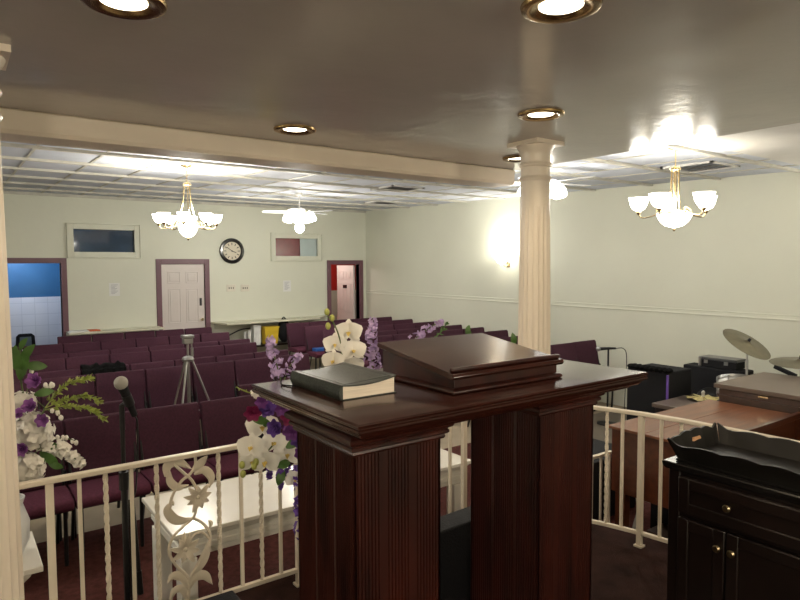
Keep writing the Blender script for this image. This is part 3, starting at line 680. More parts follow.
# stacked dark chair seen in the blue room
t = thing('office_chair', 'dark chair standing against the white tiles in the blue room', 'chair', (1.0, 12.1, FL)); t.scale = (.82, .82, .88)
k = M().prism([(-.18, .60), (.18, .60), (.165, .85), (.11, .90), (-.11, .90), (-.165, .85)], -.02, .02, 'y'); obj('backrest', k, blackp, t, bevel=.01)
k = M().prism([(-.11, .66), (.11, .66), (.10, .84), (-.10, .84)], -.028, -.02, 'y'); obj('dark_panel', k, mat('slate fabric', (.12, .16, .2), .7), t)
obj('seat', B(-.2, .2, -.42, -.04, .44, .49), blackp, t, bevel=.012)
for x in (-.17, .17):
    obj('leg', M().tube([(x, -.38, .44), (x, -.40, 0)], .012, 8), blackm, t); obj('leg', M().tube([(x, 0, .64), (x, 0, .4), (x, .04, 0)], .012, 8), blackm, t)
point('unseen_blue_room_lamp', (.9, 12.0, 2.3), 20, (.78, .85, 1), .1)  # unseen lamp added to light the blue room
point('unseen_lobby_lamp', (6.45, 11.95, 2.2), 15, (1, .93, .84), .1)  # unseen lamp added to brighten the open door and red wall

# scarf over chair backs
scm = mat('black knit', (.005, .005, .005), .95, spec=.1, bump=.8, bscale=90)
k = M(); A, C_ = at(81, 370, Y=7.04), at(124, 364, Y=7.04)
n = 14; vs = []
for i in range(n+1):
    x = A.x+(C_.x-A.x)*i/n; h = 1.012+.012*math.sin(i*1.7)
    prof = [(7.10, .93+.02*math.sin(i*2.1)), (7.085, h-.01), (7.05, h+.016+.008*math.cos(i*2.6)), (6.99, h+.006), (6.955, .965), (6.93, .84+.03*math.sin(i*1.3)), (6.915, .84), (6.94, .98), (6.99, h-.014), (7.05, h-.008), (7.07, .93)]
    vs += [(x, a, b_) for a, b_ in prof]
P_ = 11; fs = [(i*P_+j, i*P_+(j+1) % P_, (i+1)*P_+(j+1) % P_, (i+1)*P_+j) for i in range(n) for j in range(P_)]
fs += [tuple(range(P_))[::-1], tuple(range(n*P_, n*P_+P_))]
k.add(vs, fs); tag(obj('scarf', k, scm, smooth=60), 'black knitted scarf draped over chair backs in the left block', 'scarf')

# ---------------------------------------------------------------- tripod stand
q = at(188, 359, Y=5.75); zh = at(188, 336, Y=5.75).z
t = thing('tripod_stand', 'silver tripod stand standing in the gap between chairs', 'tripod', (q.x, 5.75, FL))
obj('centre_pole', M().tube([(0, 0, .45), (0, 0, zh-FL-.06)], .011, 10).tube([(0, 0, .45), (0, 0, q.z-FL)], .017, 10), chrome, t)
obj('collar', M().lathe([(0, q.z-FL-.02), (.05, q.z-FL-.02), (.055, q.z-FL), (.045, q.z-FL+.02), (.02, q.z-FL+.03), (0, q.z-FL+.03)], 16), chrome, t)
obj('head', M().box(-.042, .042, -.035, .035, zh-FL-.07, zh-FL-.02).box(-.05, .05, -.045, .045, zh-FL-.02, zh-FL+.01), chrome, t, bevel=.006)
obj('pan_handle', M().tube([(.035, 0, zh-FL-.06), (.04, 0, q.z-FL+.06)], .007, 8).tube([(.04, 0, q.z-FL+.02), (.04, 0, q.z-FL+.10)], .014, 8), chrome, t)
for i in range(3):
    a = math.radians(-6+120*i); c_, s_ = math.cos(a), math.sin(a); zt2 = q.z-FL-.02
    obj('leg', M().tube([(.04*c_, .04*s_, zt2), (.42*c_, .42*s_, 0)], .010, 8), chrome, t)
    obj('brace', M().tube([(0, 0, .62), (.22*c_, .22*s_, .515)], .005, 6), chrome, t)

# ---------------------------------------------------------------- microphone stands
def mic(k, p, d, L=.11):
    p, d = V(p), V(d).normalized(); return k.tube([p, p+d*L*.5, p+d*L], [.011, .015, .019], 12)
q = at(122.5, 430, Y=2.95)
t = thing('microphone_stand', 'black microphone stand with silver ball microphone behind the left rail', 'microphone stand', (q.x, 2.95, FL))
h0 = q.z-FL+.03
obj('base', M().lathe([(0, 0), (.13, 0), (.13, .012), (.10, .022), (.02, .03), (0, .03)], 28), blackm, t)
obj('stand_pole', M().tube([(0, 0, .02), (0, 0, h0)], .010, 10).tube([(0, 0, .02), (0, 0, h0-.28)], .014, 10), blackm, t)
obj('clutch', M().tube([(0, 0, h0-.30), (0, 0, h0-.22)], .022, 10), blackm, t)
bo = M().tube([(.025, .0, h0-.22), (.055, .0, .47)], .009, 8); bo.tube([(.05, 0, .53), (.056, 0, .42)], .014, 8); obj('boom_counterweight', bo, blackm, t)
obj('wing_knob', M().tube([(.02, -.02, h0-.24), (.04, -.04, h0-.20)], .005, 6).tube([(.02, -.02, h0-.24), (.012, -.035, h0-.34)], .004, 6), chrome, t)
tip = at(121, 383, Y=2.90); bse = at(134.5, 415, Y=2.96); O_ = V((q.x, 2.95, FL)); tip = tip-O_; bse = bse-O_
d = (tip-bse).normalized(); mid = bse.lerp(tip, .45)
obj('clip', M().tube([(0, 0, h0-.03), (0, 0, mid.z-.02), mid], .012, 8).tube([mid-d*.02, mid+d*.035], .022, 12), blackm, t)
mo = obj('microphone', M().tube([bse, bse.lerp(tip, .5), tip-d*.015], [.014, .017, .023], 12), blackp, t)
obj('mesh_head', M().ball(tip, .030, 16, 10), mat('silver mic mesh', (.45, .43, .38), .5, metal=.6, bump=.8, bscale=300), mo)
obj('cable', M().tube(bez([bse, bse+V((.012, 0, -.06)), V((.05, 0, h0-.30)), V((.022, 0, h0-.42)), V((.02, .01, .35)), V((.02, .03, .02)), V((.2, .15, .008))]), .004, 6), blackm, t)
q = at(608, 372, X=6.35)
t = thing('microphone_stand', 'small black microphone stand before the right wall, beside the end chairs', 'microphone stand', (q.x, q.y, FL))
zt2 = at(608, 349, X=6.35).z-FL
obj('base', M().lathe([(0, 0), (.12, 0), (.12, .012), (.02, .03), (0, .03)], 20), blackm, t)
obj('stand_pole', M().tube([(0, 0, .02), (0, 0, zt2)], .011, 8), blackm, t)
obj('microphone', M().tube([(.06, -.06, zt2+.01), (-.0, .0, zt2+.008), (-.06, .07, zt2)], [.012, .016, .020], 10), blackm, t)
obj('mesh_head', M().ball((-.075, .085, zt2-.002), .03, 12, 8), chrome, t)
obj('cable', M().tube(bez([(.06, -.06, zt2+.01), (.12, -.12, zt2+.01), (.16, -.14, zt2-.08), (.15, -.14, zt2-.4), (.14, -.13, .02)]), .005, 6), blackm, t)

# ---------------------------------------------------------------- organ, console, side table
og = thing('organ', 'walnut organ with flat hinged lid beyond the curved rail', 'organ', (0, 0, 0))
ox0, ox1, oy0, oy1, oz = 3.60, 4.93, 1.45, 2.545, .95
obj('body', M().box(ox0+.015, ox1-.015, 1.90, oy1-.02, .50, oz-.02).box(ox0+.015, ox1-.015, oy0+.05, 1.90, .50, .74), organm, og, bevel=.003)
k = M().prism([(oy0, .50), (1.90, .50), (1.90, oz-.02), (1.86, oz-.02), (1.76, .86), (oy0, .78)], ox0, ox0+.03, 'x'); obj('end_panel', k, organm, og)
k = M().prism([(oy0, .50), (1.90, .50), (1.90, oz-.02), (1.86, oz-.02), (1.76, .86), (oy0, .78)], ox1-.03, ox1, 'x'); obj('end_panel', k, organm, og)
obj('lid', B(ox0-.01, ox1, 2.275, oy1, oz-.018, oz), organt, og, bevel=.003); obj('lid', B(ox0-.01, ox1, 1.90, 2.272, oz-.018, oz), organt, og, bevel=.003)
obj('music_ridge', M().box(3.95, ox1, 1.865, 1.90, oz-.02, oz+.022), organm, og, bevel=.004)
obj('keyboard', B(ox0+.05, ox1-.05, oy0+.06, 1.75, .74, .765), whitep, og)
k = M()
for i in range(34):
    if i % 7 in (2, 6): continue
    k.box(ox0+.085+i*.034, ox0+.10+i*.034, 1.66, 1.74, .765, .775)
obj('black_keys', k, blackw, og, smooth=0)
for x in (ox0+.06, ox1-.06):
    for y in (oy0+.1, oy1-.08): obj('leg', M().box(x-.035, x+.035, y-.035, y+.035, FL, .50), organm, og, bevel=.004)
obj('dark_panel', B(ox0+.45, ox0+.47, oy0+.1, oy1-.05, FL, .50), blackp, og)  # black sheet added to darken the space under the organ
obj('pedal_board', M().box(ox0+.25, ox1-.25, 1.9, 2.4, FL, FL+.08), organd, og)
k = M().tube(bez([(3.72, 2.40, .5), (3.78, 2.42, .35), (3.72, 2.41, .22), (3.85, 2.4, .13)]), .012, 6); obj('cable', k, mat('grey cable', (.3, .29, .27), .5), og)
t = thing('floor_speaker', 'low black speaker on the hall floor behind the organ end', 'speaker', (3.72, 2.80, FL))
obj('cabinet', B(0, .62, 0, .45, 0, .46), blackp, t, bevel=.01); obj('grille', B(-.008, 0, .03, .42, .04, .42), scm0, t)
cn = thing('wooden_console', 'dark walnut console with brown top, right of the organ', 'console', (0, 0, 0))
obj('body', M().box(4.96, 5.78, 1.25, 2.48, FL, 1.045), organd, cn, bevel=.003)
obj('top', M().box(4.94, 5.80, 1.2, 2.515, 1.05, 1.085), mat('brown console top', (.14, .10, .078), .35, var=.12), cn, bevel=.004)
obj('front_moulding', M().box(4.94, 4.96, 1.25, 2.48, .985, 1.0), organd, cn)
obj('latch', B(4.93, 4.945, 2.1, 2.17, 1.03, 1.042), brass, cn)
tb2 = thing('side_table', 'low dark brown table behind the organ holding a gold cymbal', 'table', (0, 0, 0))
q = at(655, 403, Z=.80); q2 = at(700, 397, Z=.80)
obj('tabletop', M().box(q.x-.02, q.x+.52, q.y-.55, q.y+.02, .765, .80), mat('brown table laminate', (.13, .10, .085), .35), tb2, bevel=.003)
obj('cabinet_body', M().box(q.x, q.x+.50, q.y-.53, q.y, FL, .765), ebony, tb2)
q = at(703, 398, Z=.815)
t = thing('gold_cymbal', 'small crumpled gold cymbal lying on the low table behind the organ', 'cymbal', (q.x, q.y, .81))
k = M(); N = 36; vs = []; fs = []
for j, r in enumerate((0, .03, .07, .11, .14)):
    for i in range(N):
        a = 2*PI*i/N; vs.append((r*math.cos(a), r*math.sin(a), .02-.012*(r/.14)+.008*math.sin(7*a)*(r/.14)))
for j in range(4):
    for i in range(N): fs.append((j*N+i, j*N+(i+1) % N, j*N+N+(i+1) % N, j*N+N+i))
k.add(vs, fs); obj('disc', k, mat('gold foil', (.80, .66, .32), .22, metal=1), t, smooth=20)
obj('wing_nut', M().tube([(0.0, 0, .015), (0, 0, .05)], .014, 8).ball((0, 0, .055), .02, 8, 6, (1.5, .5, 1)), whm, t)

# amplifiers
def spk(name, x, y, wx, wy, h, lab, z=FL, grille=True, trim=None):
    t = thing(name, lab, 'speaker', (x, y, z))
    obj('cabinet', B(0, wx, -wy, 0, 0, h), blackp, t, bevel=.012)
    if grille:
        k = M(); k.T = MX.Translation((-.001, -wy/2, h*.52)) @ MX.Rotation(-PI/2, 4, 'Y'); k.lathe([(0, .004), (.05, .016), (.10, .004), (.15, .001), (.165, .01), (.175, .01), (.18, 0)], 36); obj('speaker_cone', k, mat('speaker cone', (.03, .03, .032), .35), t)
    if trim: obj('edge_trim', B(-.006, .012, -wy-.004, -wy+.012, .02, h-.02), trim, t)
    return t
purl = mat('purple vinyl edging', (.16, .08, .42), .35)
q0, q1 = at(627, 367, X=5.35), at(668, 373, X=5.35)
spk('speaker_box', 5.35, q0.y, .42, q0.y-q1.y, q0.z-FL, 'black speaker box with purple edge strip, behind the pulpit end', grille=False, trim=purl)
k = M()
for i in range(26):
    yy = q0.y-(q0.y-q1.y)*(i+.5)/26; k.ball((5.40+.04*math.sin(i*2), yy, 0), .026, 7, 5, (2.2, .8, .8))
tag(obj('black_cloth', k, scm, loc=(0, 0, q0.z+.012)), 'rumpled black cloth along the top of the purple-edged speaker', 'cloth')
q0, q1 = at(683, 364, X=6.55), at(744, 372, X=6.55)
spk('amplifier', 6.55, q0.y, .22, q0.y-q1.y, q0.z-FL, 'large black amplifier with round cone against the right wall')
zc = q0.z
c0, c1 = at(699, 362, X=6.57), at(736, 366, X=6.57)
t = thing('equipment_case', 'flat grey-topped black equipment case lying on the amplifier', 'case', (6.57, c0.y, zc+.002))
wy = c0.y-c1.y
obj('case_body', B(0, .20, -wy, 0, 0, .075), blackp, t, bevel=.006); obj('case_lid', B(-.006, .206, -wy-.006, .006, .075, .105), mat('grey case lid', (.07, .07, .072), .3), t, bevel=.006)
for yy in (-.08, -wy+.1): obj('latch', B(-.012, -.004, yy-.02, yy+.02, .04, .075), chrome, t)
obj('handle_end', B(-.012, 0, -.03, .0, .005, .10), chrome, t)
# drum kit pieces
cym = mat('bronze cymbal', (.21, .185, .13), .38, metal=.85, var=.12, scale=14)
def cymbal(px, py, X, R_, nv, label):
    c = at(px, py, X=X)
    t = thing('cymbal', label, 'cymbal', (c.x, c.y, FL)); h = c.z-FL
    TT = MX.Translation((0, 0, h)) @ V(nv).to_track_quat('Z', 'X').to_matrix().to_4x4(); k = M(); k.T = TT
    k.lathe([(.004, .022), (.02, .020), (.035, .008), (.05, .003), (R_*.6, -.004), (R_, -.016), (R_, -.018), (.05, .0), (.02, .016), (.004, .018)], 56); obj('cymbal_disc', k, cym, t, smooth=25)
    k = M(); k.T = TT; k.lathe([(0, .05), (.012, .048), (.016, .02), (0, .02)], 10); obj('felt_nut', k, blackm, t)
    obj('stand_pole', M().tube([(0, 0, .35), (0, 0, h)], .008, 8).tube([(0, 0, .25), (0, 0, h-.17)], .013, 8), chrome, t)
    for i in range(3):
        a = 2*PI*i/3; obj('leg', M().tube([(.0, 0, .40), (.17*math.cos(a+.4), .17*math.sin(a+.4), 0)], .009, 6), chrome, t)
cymbal(747.5, 342.5, 6.28, .238, (-.02, -.50, .76), 'large bronze cymbal tilted steeply on its stand in front of the right wall')
cymbal(801, 361, 5.95, .24, (-.08, -.02, 1.0), 'bronze cymbal cut by the right frame edge, nearly flat')
dr = at(737, 377, X=5.99)
t = thing('snare_drum', 'white snare drum with chrome hardware in front of the amplifier', 'drum', (dr.x, dr.y, FL)); h = dr.z-FL
Tm = MX.Translation((0, 0, h-.05)) @ MX.Rotation(math.radians(22), 4, 'Y') @ MX.Rotation(math.radians(-12), 4, 'X')
k = M(); k.T = Tm; k.lathe([(.0, -.12), (.165, -.12), (.165, .02), (0, .02)], 36); obj('shell', k, whm, t)
k = M(); k.T = Tm; k.lathe([(0, .024), (.16, .024)], 36); obj('drumhead', k, whitep, t)
k = M(); k.T = Tm
for z in (.02, -.12): k.lathe([(.164, z-.012), (.175, z-.012), (.175, z+.014), (.164, z+.014)], 36)
for i in range(8):
    a = PI*i/4; k.tube([(.178*math.cos(a), .178*math.sin(a), -.12), (.178*math.cos(a), .178*math.sin(a), .02)], .006, 6); k.ball((.176*math.cos(a), .176*math.sin(a), -.05), .016, 8, 6)
obj('hoop_hardware', k, chrome, t)
for i in range(3):
    a = 2*PI*i/3; obj('leg', M().tube([(0, 0, h-.17), (.0, 0, .4), (.2*math.cos(a), .2*math.sin(a), 0)], .010, 6), chrome, t)
# tom arm piece under the second cymbal
q = at(790, 372, X=6.25)
t = thing('drum_pedestal', 'dark angled drum mount below the right cymbal', 'drum hardware', (q.x, q.y, FL)); h = q.z-FL
obj('stand_pole', M().tube([(0, 0, 0), (0, 0, h)], .012, 8), chrome, t); k = M(); k.T = MX.Translation((0, .03, h)) @ MX.Rotation(.35, 4, 'X'); k.box(-.02, .02, -.09, .11, -.02, .015); obj('pad', k, blackp, t, bevel=.005)
# wooden ledge along the wall
q = at(770, 378, X=7.1)
t = thing('wall_bench', 'long brown wooden bench against the right wall behind the drums', 'bench', (0, 0, 0))
obj('bench_top', M().box(6.95, 7.27, -.5, at(748, 374, X=7.1).y, q.z-.03, q.z), organd, t, bevel=.004)
obj('bench_body', M().box(7.0, 7.27, -.45, at(750, 374, X=7.1).y, FL, q.z-.03), whitep, t)

# ---------------------------------------------------------------- cabinet and tray at right
cb = thing('cabinet', 'espresso wood cabinet with drawer and two doors at the right edge', 'cabinet', (0, 0, 0))
cx0, cx1, cy0, cy1, cz1 = 2.165, 2.60, .66, 1.262, 1.311
obj('body', M().box(cx0+.004, cx1, cy0+.03, cy1-.03, PF+.16, cz1-.03).box(cx0+.012, cx1, cy0+.04, cy1-.04, PF+.12, PF+.16), ebony, cb)
for x in (cx0+.022, cx1-.022):
    for y in (cy0+.022, cy1-.022): obj('leg', M().box(x-.022, x+.022, y-.022, y+.022, PF, cz1-.03), ebony, cb, bevel=.003)
obj('top', mould(M(), cx0, cx1, cy0, cy1, [(0, cz1-.034), (.008, cz1-.03), (.016, cz1-.018), (.018, cz1-.004), (.014, cz1)]), blackw, cb, smooth=30)
def panel(nm, y0_, y1_, z0_, z1_):
    k = M().box(cx0-.012, cx0+.004, y0_, y1_, z0_, z1_); f = .04
    o = obj(nm, k, ebony, cb, bevel=.003)
    k = M()
    for a in ((y0_, y0_+f, z0_, z1_), (y1_-f, y1_, z0_, z1_), (y0_+f, y1_-f, z0_, z0_+f), (y0_+f, y1_-f, z1_-f, z1_)): k.box(cx0-.022, cx0-.012, a[0], a[1], a[2], a[3])
    obj(nm+'_frame', k, ebony, o, bevel=.003); return o
knobm = mat('aged brass knob', (.30, .24, .14), .35, metal=1)
def knob(par, y, z):
    k = M(); k.T = MX.Translation((cx0-.012, y, z)) @ MX.Rotation(-PI/2, 4, 'Y'); k.lathe([(0, .030), (.010, .029), (.014, .022), (.010, .014), (.006, .010), (.006, 0)], 16); obj('knob', k, knobm, par)
ym = 1.037-.068; 
ym = (cy0+cy1)/2
dw = panel('drawer', cy0+.05, cy1-.05, 1.135, cz1-.045); knob(dw, 1.031, 1.205)
dl = panel('door', 1.04, cy1-.05, PF+.17, 1.115); knob(dl, 1.062, 1.052)
dr_ = panel('door', cy0+.05, 1.034, PF+.17, 1.115); knob(dr_, 1.012, 1.052)
tr = thing('serving_tray', 'black scalloped wooden tray lying on top of the cabinet', 'tray', (0, 0, 0))
ax0, ax1, ay0, ay1, az = cx0+.005, cx1-.095, cy0+.02, cy1-.008, cz1+.002
obj('tray_base', B(ax0+.02, ax1-.02, ay0+.02, ay1-.02, az, az+.012).box(ax0+.01, ax1-.01, ay0+.01, ay1-.01, az, az+.006), traym, tr)
def wallside(p0, p1, out, nm, hole=False):
    p0, p1, out = V(p0), V(p1), V(out); n = 48; vs = []; fs = []; L = (p1-p0).length
    for i in range(n+1):
        t_ = i/n; p = p0+(p1-p0)*t_; e = abs(t_-.5)*2
        h = .052+.024*max(0, math.cos(e*PI*.5))**.6*(1.15 if hole else .5)+.007*abs(math.sin(t_*PI*4.5))-.012*(1 if e > .9 else 0)*0+.022*max(0, (e-.88)/.12)
        ex = (p1-p0).normalized()*(.028*(2*t_-1))
        a = p; b_ = p+out*.030+ex+V((0, 0, h)); nrm = out*.008
        vs += [a, a+nrm, b_+nrm, b_]
    for i in range(n):
        for k_ in range(4): fs.append((i*4+k_, i*4+(k_+1) % 4, i*4+4+(k_+1) % 4, i*4+4+k_))
    fs += [(3, 2, 1, 0), tuple(range(4*n, 4*n+4))]
    return obj(nm, M().add(vs, fs), traym, tr, smooth=40)
z_ = az+.004
wallside((ax0+.02, ay0+.02, z_), (ax0+.02, ay1-.02, z_), (-1, 0, 0), 'tray_side')
wallside((ax1-.02, ay0+.02, z_), (ax1-.02, ay1-.02, z_), (1, 0, 0), 'tray_side')
e1 = wallside((ax0+.02, ay1-.02, z_), (ax1-.02, ay1-.02, z_), (0, 1, 0), 'tray_end', True)
wallside((ax0+.02, ay0+.02, z_), (ax1-.02, ay0+.02, z_), (0, -1, 0), 'tray_end', True)
xm_ = (ax0+ax1)/2
obj('hand_hole', M().prism([(xm_-.028, z_+.036), (xm_+.028, z_+.036), (xm_+.032, z_+.046), (xm_+.024, z_+.056), (xm_-.024, z_+.056), (xm_-.032, z_+.046)], ay1-.0045, ay1+.001, 'y'), mat('pale wood show through', (.62, .34, .18), .5), e1)

# black monitor box on the platform floor behind the pulpit
mz = thing('floor_monitor', 'black wedge monitor speaker on the platform, seen between the pulpit pillars', 'speaker', (1.78, 1.98, PF))
k = M().prism([(-.18, 0), (.20, 0), (.20, .37), (.10, .43), (-.02, .43)], -.30, .30, 'x'); obj('cabinet', k, blackp, mz, bevel=.008)
mz.rotation_euler.z = .05
# dark case at the foot of the rail (lower left)
t = thing('black_case', 'black case on the platform floor at the foot of the left rail', 'case', (.80, 2.30, PF))
obj('case_body', B(-.2, .11, -.2, .16, 0, .16), blackp, t, bevel=.01); obj('case_lid', B(-.205, .115, -.205, .165, .16, .19), blackp, t, bevel=.008)

# ---------------------------------------------------------------- flowers
def rnd(a=1): return V((random.uniform(-a, a), random.uniform(-a, a), random.uniform(-a, a)))
TOC = V((-.5, -.8, .25)).normalized()          # flowers are set to face the platform
wpet = mat('white petal', (.86, .83, .76), .5, var=.06, scale=20); ppet = mat('purple petal', (.24, .07, .32), .6, var=.3, scale=20)
vpet = mat('violet petal', (.14, .06, .32), .6, var=.3, scale=20); lpet = mat('lilac petal', (.50, .37, .62), .6, var=.2, scale=30); mpet = mat('magenta petal', (.28, .02, .10), .6, var=.3)
leafm = mat('green leaf', (.07, .16, .03), .5, var=.3, scale=20); limem = mat('lime sprig', (.26, .32, .06), .6, var=.25, scale=20); stemm = mat('green stem', (.10, .14, .04), .6); budm = mat('lime bud', (.40, .42, .10), .5)
def orchid(p, R_, par, face=None):
    f = (face or (TOC+rnd(.25))).normalized(); u = f.orthogonal().normalized(); v = f.cross(u); k = M(); a0 = random.uniform(0, .8)
    # two wide petals, three sepals
    up = (V((0, 0, 1))-f*f.z).normalized(); rt = up.cross(f)
    for a, L, W_ in ((0, 1.05, .75), (2.15, .95, .6), (-2.15, .95, .6)):
        k.petal(p, up*math.cos(a)+rt*math.sin(a)+f*.1, f, R_*L, R_*W_, curl=.15, cup=.15, n=6)
    for a in (1.15, -1.15): k.petal(p+f*.004, up*math.cos(a)+rt*math.sin(a)+f*.12, f, R_*1.1, R_*1.35, curl=.2, cup=.12, n=7)
    o = obj('orchid_bloom', k, wpet, par, smooth=80)
    k = M(); k.petal(p+f*.006, -up*.6+f, up, R_*.45, R_*.35, curl=.4, cup=.6); k.ball(p+f*.012, R_*.12, 8, 6); obj('orchid_lip', k, mat('yellow orchid lip', (.65, .48, .12), .5), o, smooth=80)
def rose(p, R_, m_, par):
    k = M(); ax = (TOC+rnd(.4)).normalized(); u = ax.orthogonal().normalized(); v = ax.cross(u)
    for ring, (n, t_) in enumerate(((3, .35), (5, .65), (6, 1.0))):
        for i in range(n):
            a = 2*PI*i/n+ring*.7; d_ = u*math.cos(a)+v*math.sin(a)
            k.petal(p-ax*R_*.4, ax*(1.25-.45*t_)+d_*t_*.75, -d_, R_*1.15, R_*(.7+.5*t_), curl=.25, cup=.5, n=4)
    obj('rose_bloom', k, m_, par, smooth=80)
def floret(k, p, f, R_, n=4):
    f = f.normalized(); u = (f+rnd(.3)).orthogonal().normalized(); v = f.cross(u); a0 = random.uniform(0, 2)
    for i in range(n):
        a = a0+2*PI*i/n; k.petal(p, u*math.cos(a)+v*math.sin(a)+f*.25, f, R_, R_*.95, curl=.15, cup=.2, n=2)
def hydrangea(p, R_, m_, par, n=70, fr=.024):
    k = M(); i = 0
    while i < n:
        d_ = rnd().normalized()
        if d_.dot(TOC) < -.55: continue
        floret(k, p+V((d_.x, d_.y, d_.z*.9))*R_*random.uniform(.88, 1.06), d_, fr); i += 1
    k.ball(p, R_*.8, 12, 8); obj('hydrangea_bloom', k, m_, par, smooth=80)
def spike(pts, m_, par, R_=.03, n=46, fr=.014, nm='blossom_spike', taper=True):
    k = M(); P = bez(pts, 12); N = len(P)
    for i in range(n):
        t_ = (i+.5)/n; p = P[int(t_*(N-1))]; d_ = rnd().normalized(); rr = R_*((1-t_*.75) if taper else 1)
        floret(k, p+d_*rr, d_, fr*random.uniform(.8, 1.2))
    o = obj(nm, k, m_, par, smooth=80); obj('stem', M().tube(P, .0025, 5), stemm, o)
def sprig(pts, m_, par, L=.022, n=60, nm='sprig'):
    k = M(); P = bez(pts, 16); N = len(P)
    for i in range(n):
        p = P[min(N-1, int((.12+.88*i/n)*(N-1)))]; d_ = rnd(); t_ = P[min(N-1, int(i/n*(N-1))+1)]-P[int(i/n*(N-2))]
        k.petal(p, d_.normalized()*.9+t_.normalized()*.9, rnd(), L*random.uniform(.7, 1.1), L*.45, n=2)
    k.tube(P, .0025, 5); obj(nm, k, m_, par, smooth=80)
def leaf(p, d_, L, W_, par, nrm=None): obj('leaf', M().petal(p, d_, nrm or TOC, L, W_, curl=.25, cup=.2, n=8, wf=lambda t_: math.sin(PI*min(1, .05+.95*t_))**.8), leafm, par, smooth=80)
def budsprig(pts, par, m_=wpet, r=.009, n=5):
    P = bez(pts, 10); k = M().tube(P, .0022, 5); o = obj('bud_stem', k, stemm, par); k = M()
    for i in range(n):
        p = P[int((len(P)-1)*(.45+.55*i/max(1, n-1)))]; k.ball(p+rnd(.008), r, 8, 6, (1, 1, 1.4))
    obj('buds', k, m_, o)
# centre arrangement on a slim pedestal behind the pulpit
YC = 2.12
ctr = thing('flower_arrangement', 'tall arrangement of white orchids, purple roses and lilac behind the pulpit', 'flowers', (0, 0, 0))
st = thing('plant_pedestal', 'slim dark pedestal under the centre flower arrangement, behind the pulpit', 'stand', (1.28, 2.14, PF))
obj('pedestal', mould(M(), -.10, .10, -.10, .10, [(.03, 0), (.03, .04), (0, .06), (0, .50), (.03, .53), (.03, .56)]), ebony, st, smooth=30)
bs = V((1.28, 2.14, PF+.56))
obj('vase', M().lathe([(0, 0), (.07, 0), (.10, .05), (.11, .12), (.08, .19), (.085, .21), (.078, .21), (.07, .18), (0, .17)], 28, bs), whm, ctr)
def f(px, py, Y=YC): return at(px, py, Y=Y)
top = bs+V((0, 0, .2))
def stemto(p): obj('stem', M().tube(bez([top, (top+p)/2+V((0, 0, .04)), p]), .003, 5), stemm, ctr)
for px, py, R_, Y in ((349, 333, .042, YC), (335, 345, .036, YC+.02), (353, 352, .040, YC-.02), (334, 362, .036, YC), (350, 368, .042, YC-.01), (338, 378, .034, YC+.01),
                      (262, 428, .045, YC), (252, 448, .040, YC-.02), (276, 444, .040, YC), (266, 462, .042, YC-.02), (288, 455, .040, YC), (252, 462, .034, YC), (296, 478, .036, YC+.02)):
    orchid(f(px, py, Y), R_*1.3, ctr)
obj('orchid_stem', M().tube(bez([top, f(340, 395), f(342, 365), f(340, 340), f(333, 322), f(327, 316)]), .003, 5), stemm, ctr)
obj('orchid_stem', M().tube(bez([top, f(300, 425), f(278, 440), f(262, 458), f(248, 470)]), .003, 5), stemm, ctr)
for px, py in ((327, 312), (332, 318), (328, 326), (242, 465), (254, 466), (243, 474), (256, 462)): obj('orchid_bud', M().ball(f(px, py, YC-.03), .011, 8, 6, (1, 1, 1.3)), budm, ctr)
spike([f(374, 388), f(372, 360), f(371, 340), f(373, 320)], lpet, ctr, R_=.042, n=95, fr=.015)
spike([f(282, 385), f(276, 362), f(272, 350), f(270, 338)], lpet, ctr, R_=.032, n=55, fr=.014)
spike([f(284, 380), f(290, 366), f(296, 358), f(300, 356)], lpet, ctr, R_=.022, n=30, fr=.013)
spike([f(400, 350, 2.25), f(420, 335, 2.25), f(432, 326, 2.25), f(444, 322, 2.25)], lpet, ctr, R_=.028, n=50, fr=.014)
sprig([f(425, 345, 2.25), f(440, 333, 2.25), f(447, 322, 2.25)], leafm, ctr, L=.025, n=24)
for px, py, dx, L in ((466, 334, (.3, 0, .6), .05), (470, 336, (-.3, 0, .5), .05), (514, 345, (-.2, 0, .9), .07), (510, 348, (.5, 0, .7), .05)):
    leaf(f(px, py, 2.3), V(dx), L, L*.5, ctr)
obj('stem', M().tube(bez([top, f(420, 375, 2.25), f(470, 348, 2.3), f(515, 352, 2.3)]), .003, 5), stemm, ctr)
spike([f(285, 405), f(272, 399), f(260, 396), f(253, 392)], wpet, ctr, R_=.018, n=34, fr=.014)
sprig([f(256, 394), f(247, 392), f(240, 389), f(236, 387)], limem, ctr, L=.012, n=14)
for px, py, R_, m_ in ((253, 412, .032, mpet), (268, 410, .034, vpet), (282, 408, .030, ppet), (291, 416, .036, mpet), (277, 428, .034, vpet), (292, 432, .032, ppet), (262, 402, .024, ppet), (299, 440, .030, vpet), (300, 455, .028, ppet)):
    rose(f(px, py, YC-.07), R_*1.3, m_, ctr)
for px, py, d_, L in ((268, 420, (-1, 0, .1), .06), (290, 462, (-.8, 0, -.1), .06), (262, 418, (.4, 0, -.5), .05), (286, 448, (.5, 0, .2), .06), (284, 470, (-.3, 0, -.6), .06), (298, 400, (.3, 0, .8), .06)): leaf(f(px, py, YC-.01), V(d_), L, L*.55, ctr)
spike([f(284, 466), f(281, 476), f(280, 488)], vpet, ctr, R_=.020, n=26, fr=.013); spike([f(271, 466), f(270, 472), f(269, 478)], vpet, ctr, R_=.012, n=12, fr=.012)
spike([f(299, 470), f(300, 495), f(299, 515), f(301, 540)], vpet, ctr, R_=.018, n=46, fr=.015, taper=False)
hydrangea(f(300, 430, YC+.05), .055, ppet, ctr, 50)
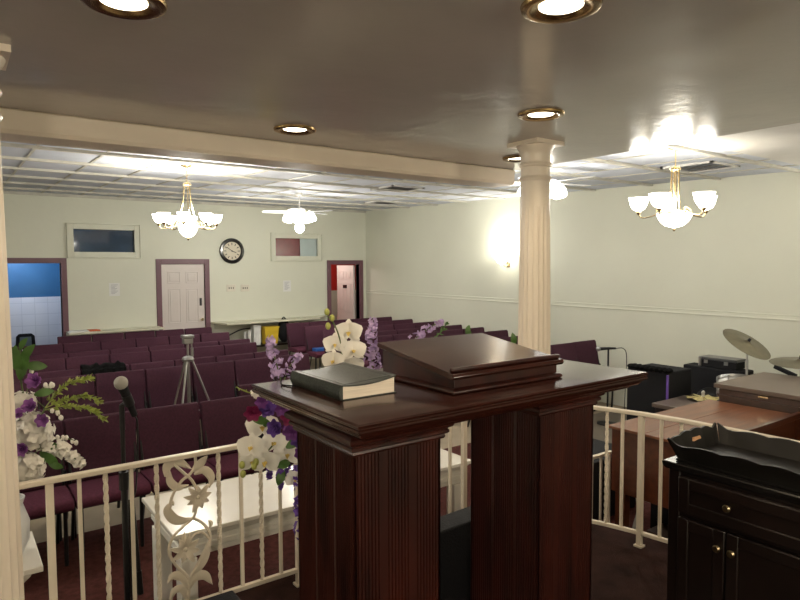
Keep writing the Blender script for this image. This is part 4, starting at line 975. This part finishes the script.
# left arrangement on the white stand
YL = 3.12
lf = thing('flower_arrangement', 'flower arrangement of white hydrangeas and green sprigs beside the left column', 'flowers', (0, 0, 0))
bs = V((.16, 3.14, .79)); top = bs+V((0, 0, .24))
obj('vase', M().lathe([(0, 0), (.06, 0), (.085, .06), (.09, .14), (.065, .22), (.075, .25), (.066, .25), (.055, .2), (0, .19)], 28, bs), whm, lf)
def g_(px, py, Y=YL): return at(px, py, Y=Y)
hydrangea(g_(30, 432), .085, wpet, lf, 110, .026); hydrangea(g_(24, 470, YL-.05), .075, wpet, lf, 80, .026); hydrangea(g_(22, 403), .055, wpet, lf, 50, .018)
for px, py, R_ in ((36, 381, .042), (31, 407, .038), (23, 448, .038), (44, 420, .036), (18, 415, .03)): rose(g_(px, py, YL-.09), R_*1.15, mat('orchid purple petal', (.34, .12, .42), .6, var=.2), lf)
for l in ([(45, 408), (58, 392), (72, 382), (92, 378)], [(45, 408), (66, 400), (86, 396), (101, 402)], [(45, 410), (64, 406), (84, 408), (97, 412), (104, 420)]): sprig([g_(*p) for p in l], limem, lf, L=.026, n=95)
for l in ([(26, 395), (30, 380), (35, 368)], [(38, 392), (46, 386), (54, 384)], [(36, 400), (48, 410), (58, 414), (60, 420)], [(45, 445), (60, 438), (78, 441)]): budsprig([g_(*p) for p in l], lf)
spike([g_(45, 443), g_(58, 448), g_(70, 455), g_(82, 464)], wpet, lf, R_=.042, n=60, fr=.022)
for px, py, d_, L in ((20, 372, (-.1, 0, 1), .12), (22, 362, (.5, 0, .7), .09), (24, 366, (.8, 0, -.1), .09), (20, 380, (.3, 0, .8), .11), (34, 395, (.9, 0, .1), .08), (40, 452, (.7, 0, -.6), .09), (36, 445, (.9, 0, -.2), .09), (48, 462, (.8, 0, -.5), .07), (20, 350, (.3, 0, .5), .06)): leaf(g_(px, py, YL-.02), V(d_), L, L*.45, lf)
obj('stem', M().tube(bez([top, g_(24, 420), g_(21, 380), g_(20, 350)]), .004, 5), stemm, lf); obj('stem', M().tube(bez([top, g_(30, 440), g_(45, 408)]), .004, 5), stemm, lf)
obj('stem', M().tube(bez([top, g_(30, 460), g_(45, 443)]), .004, 5), stemm, lf)
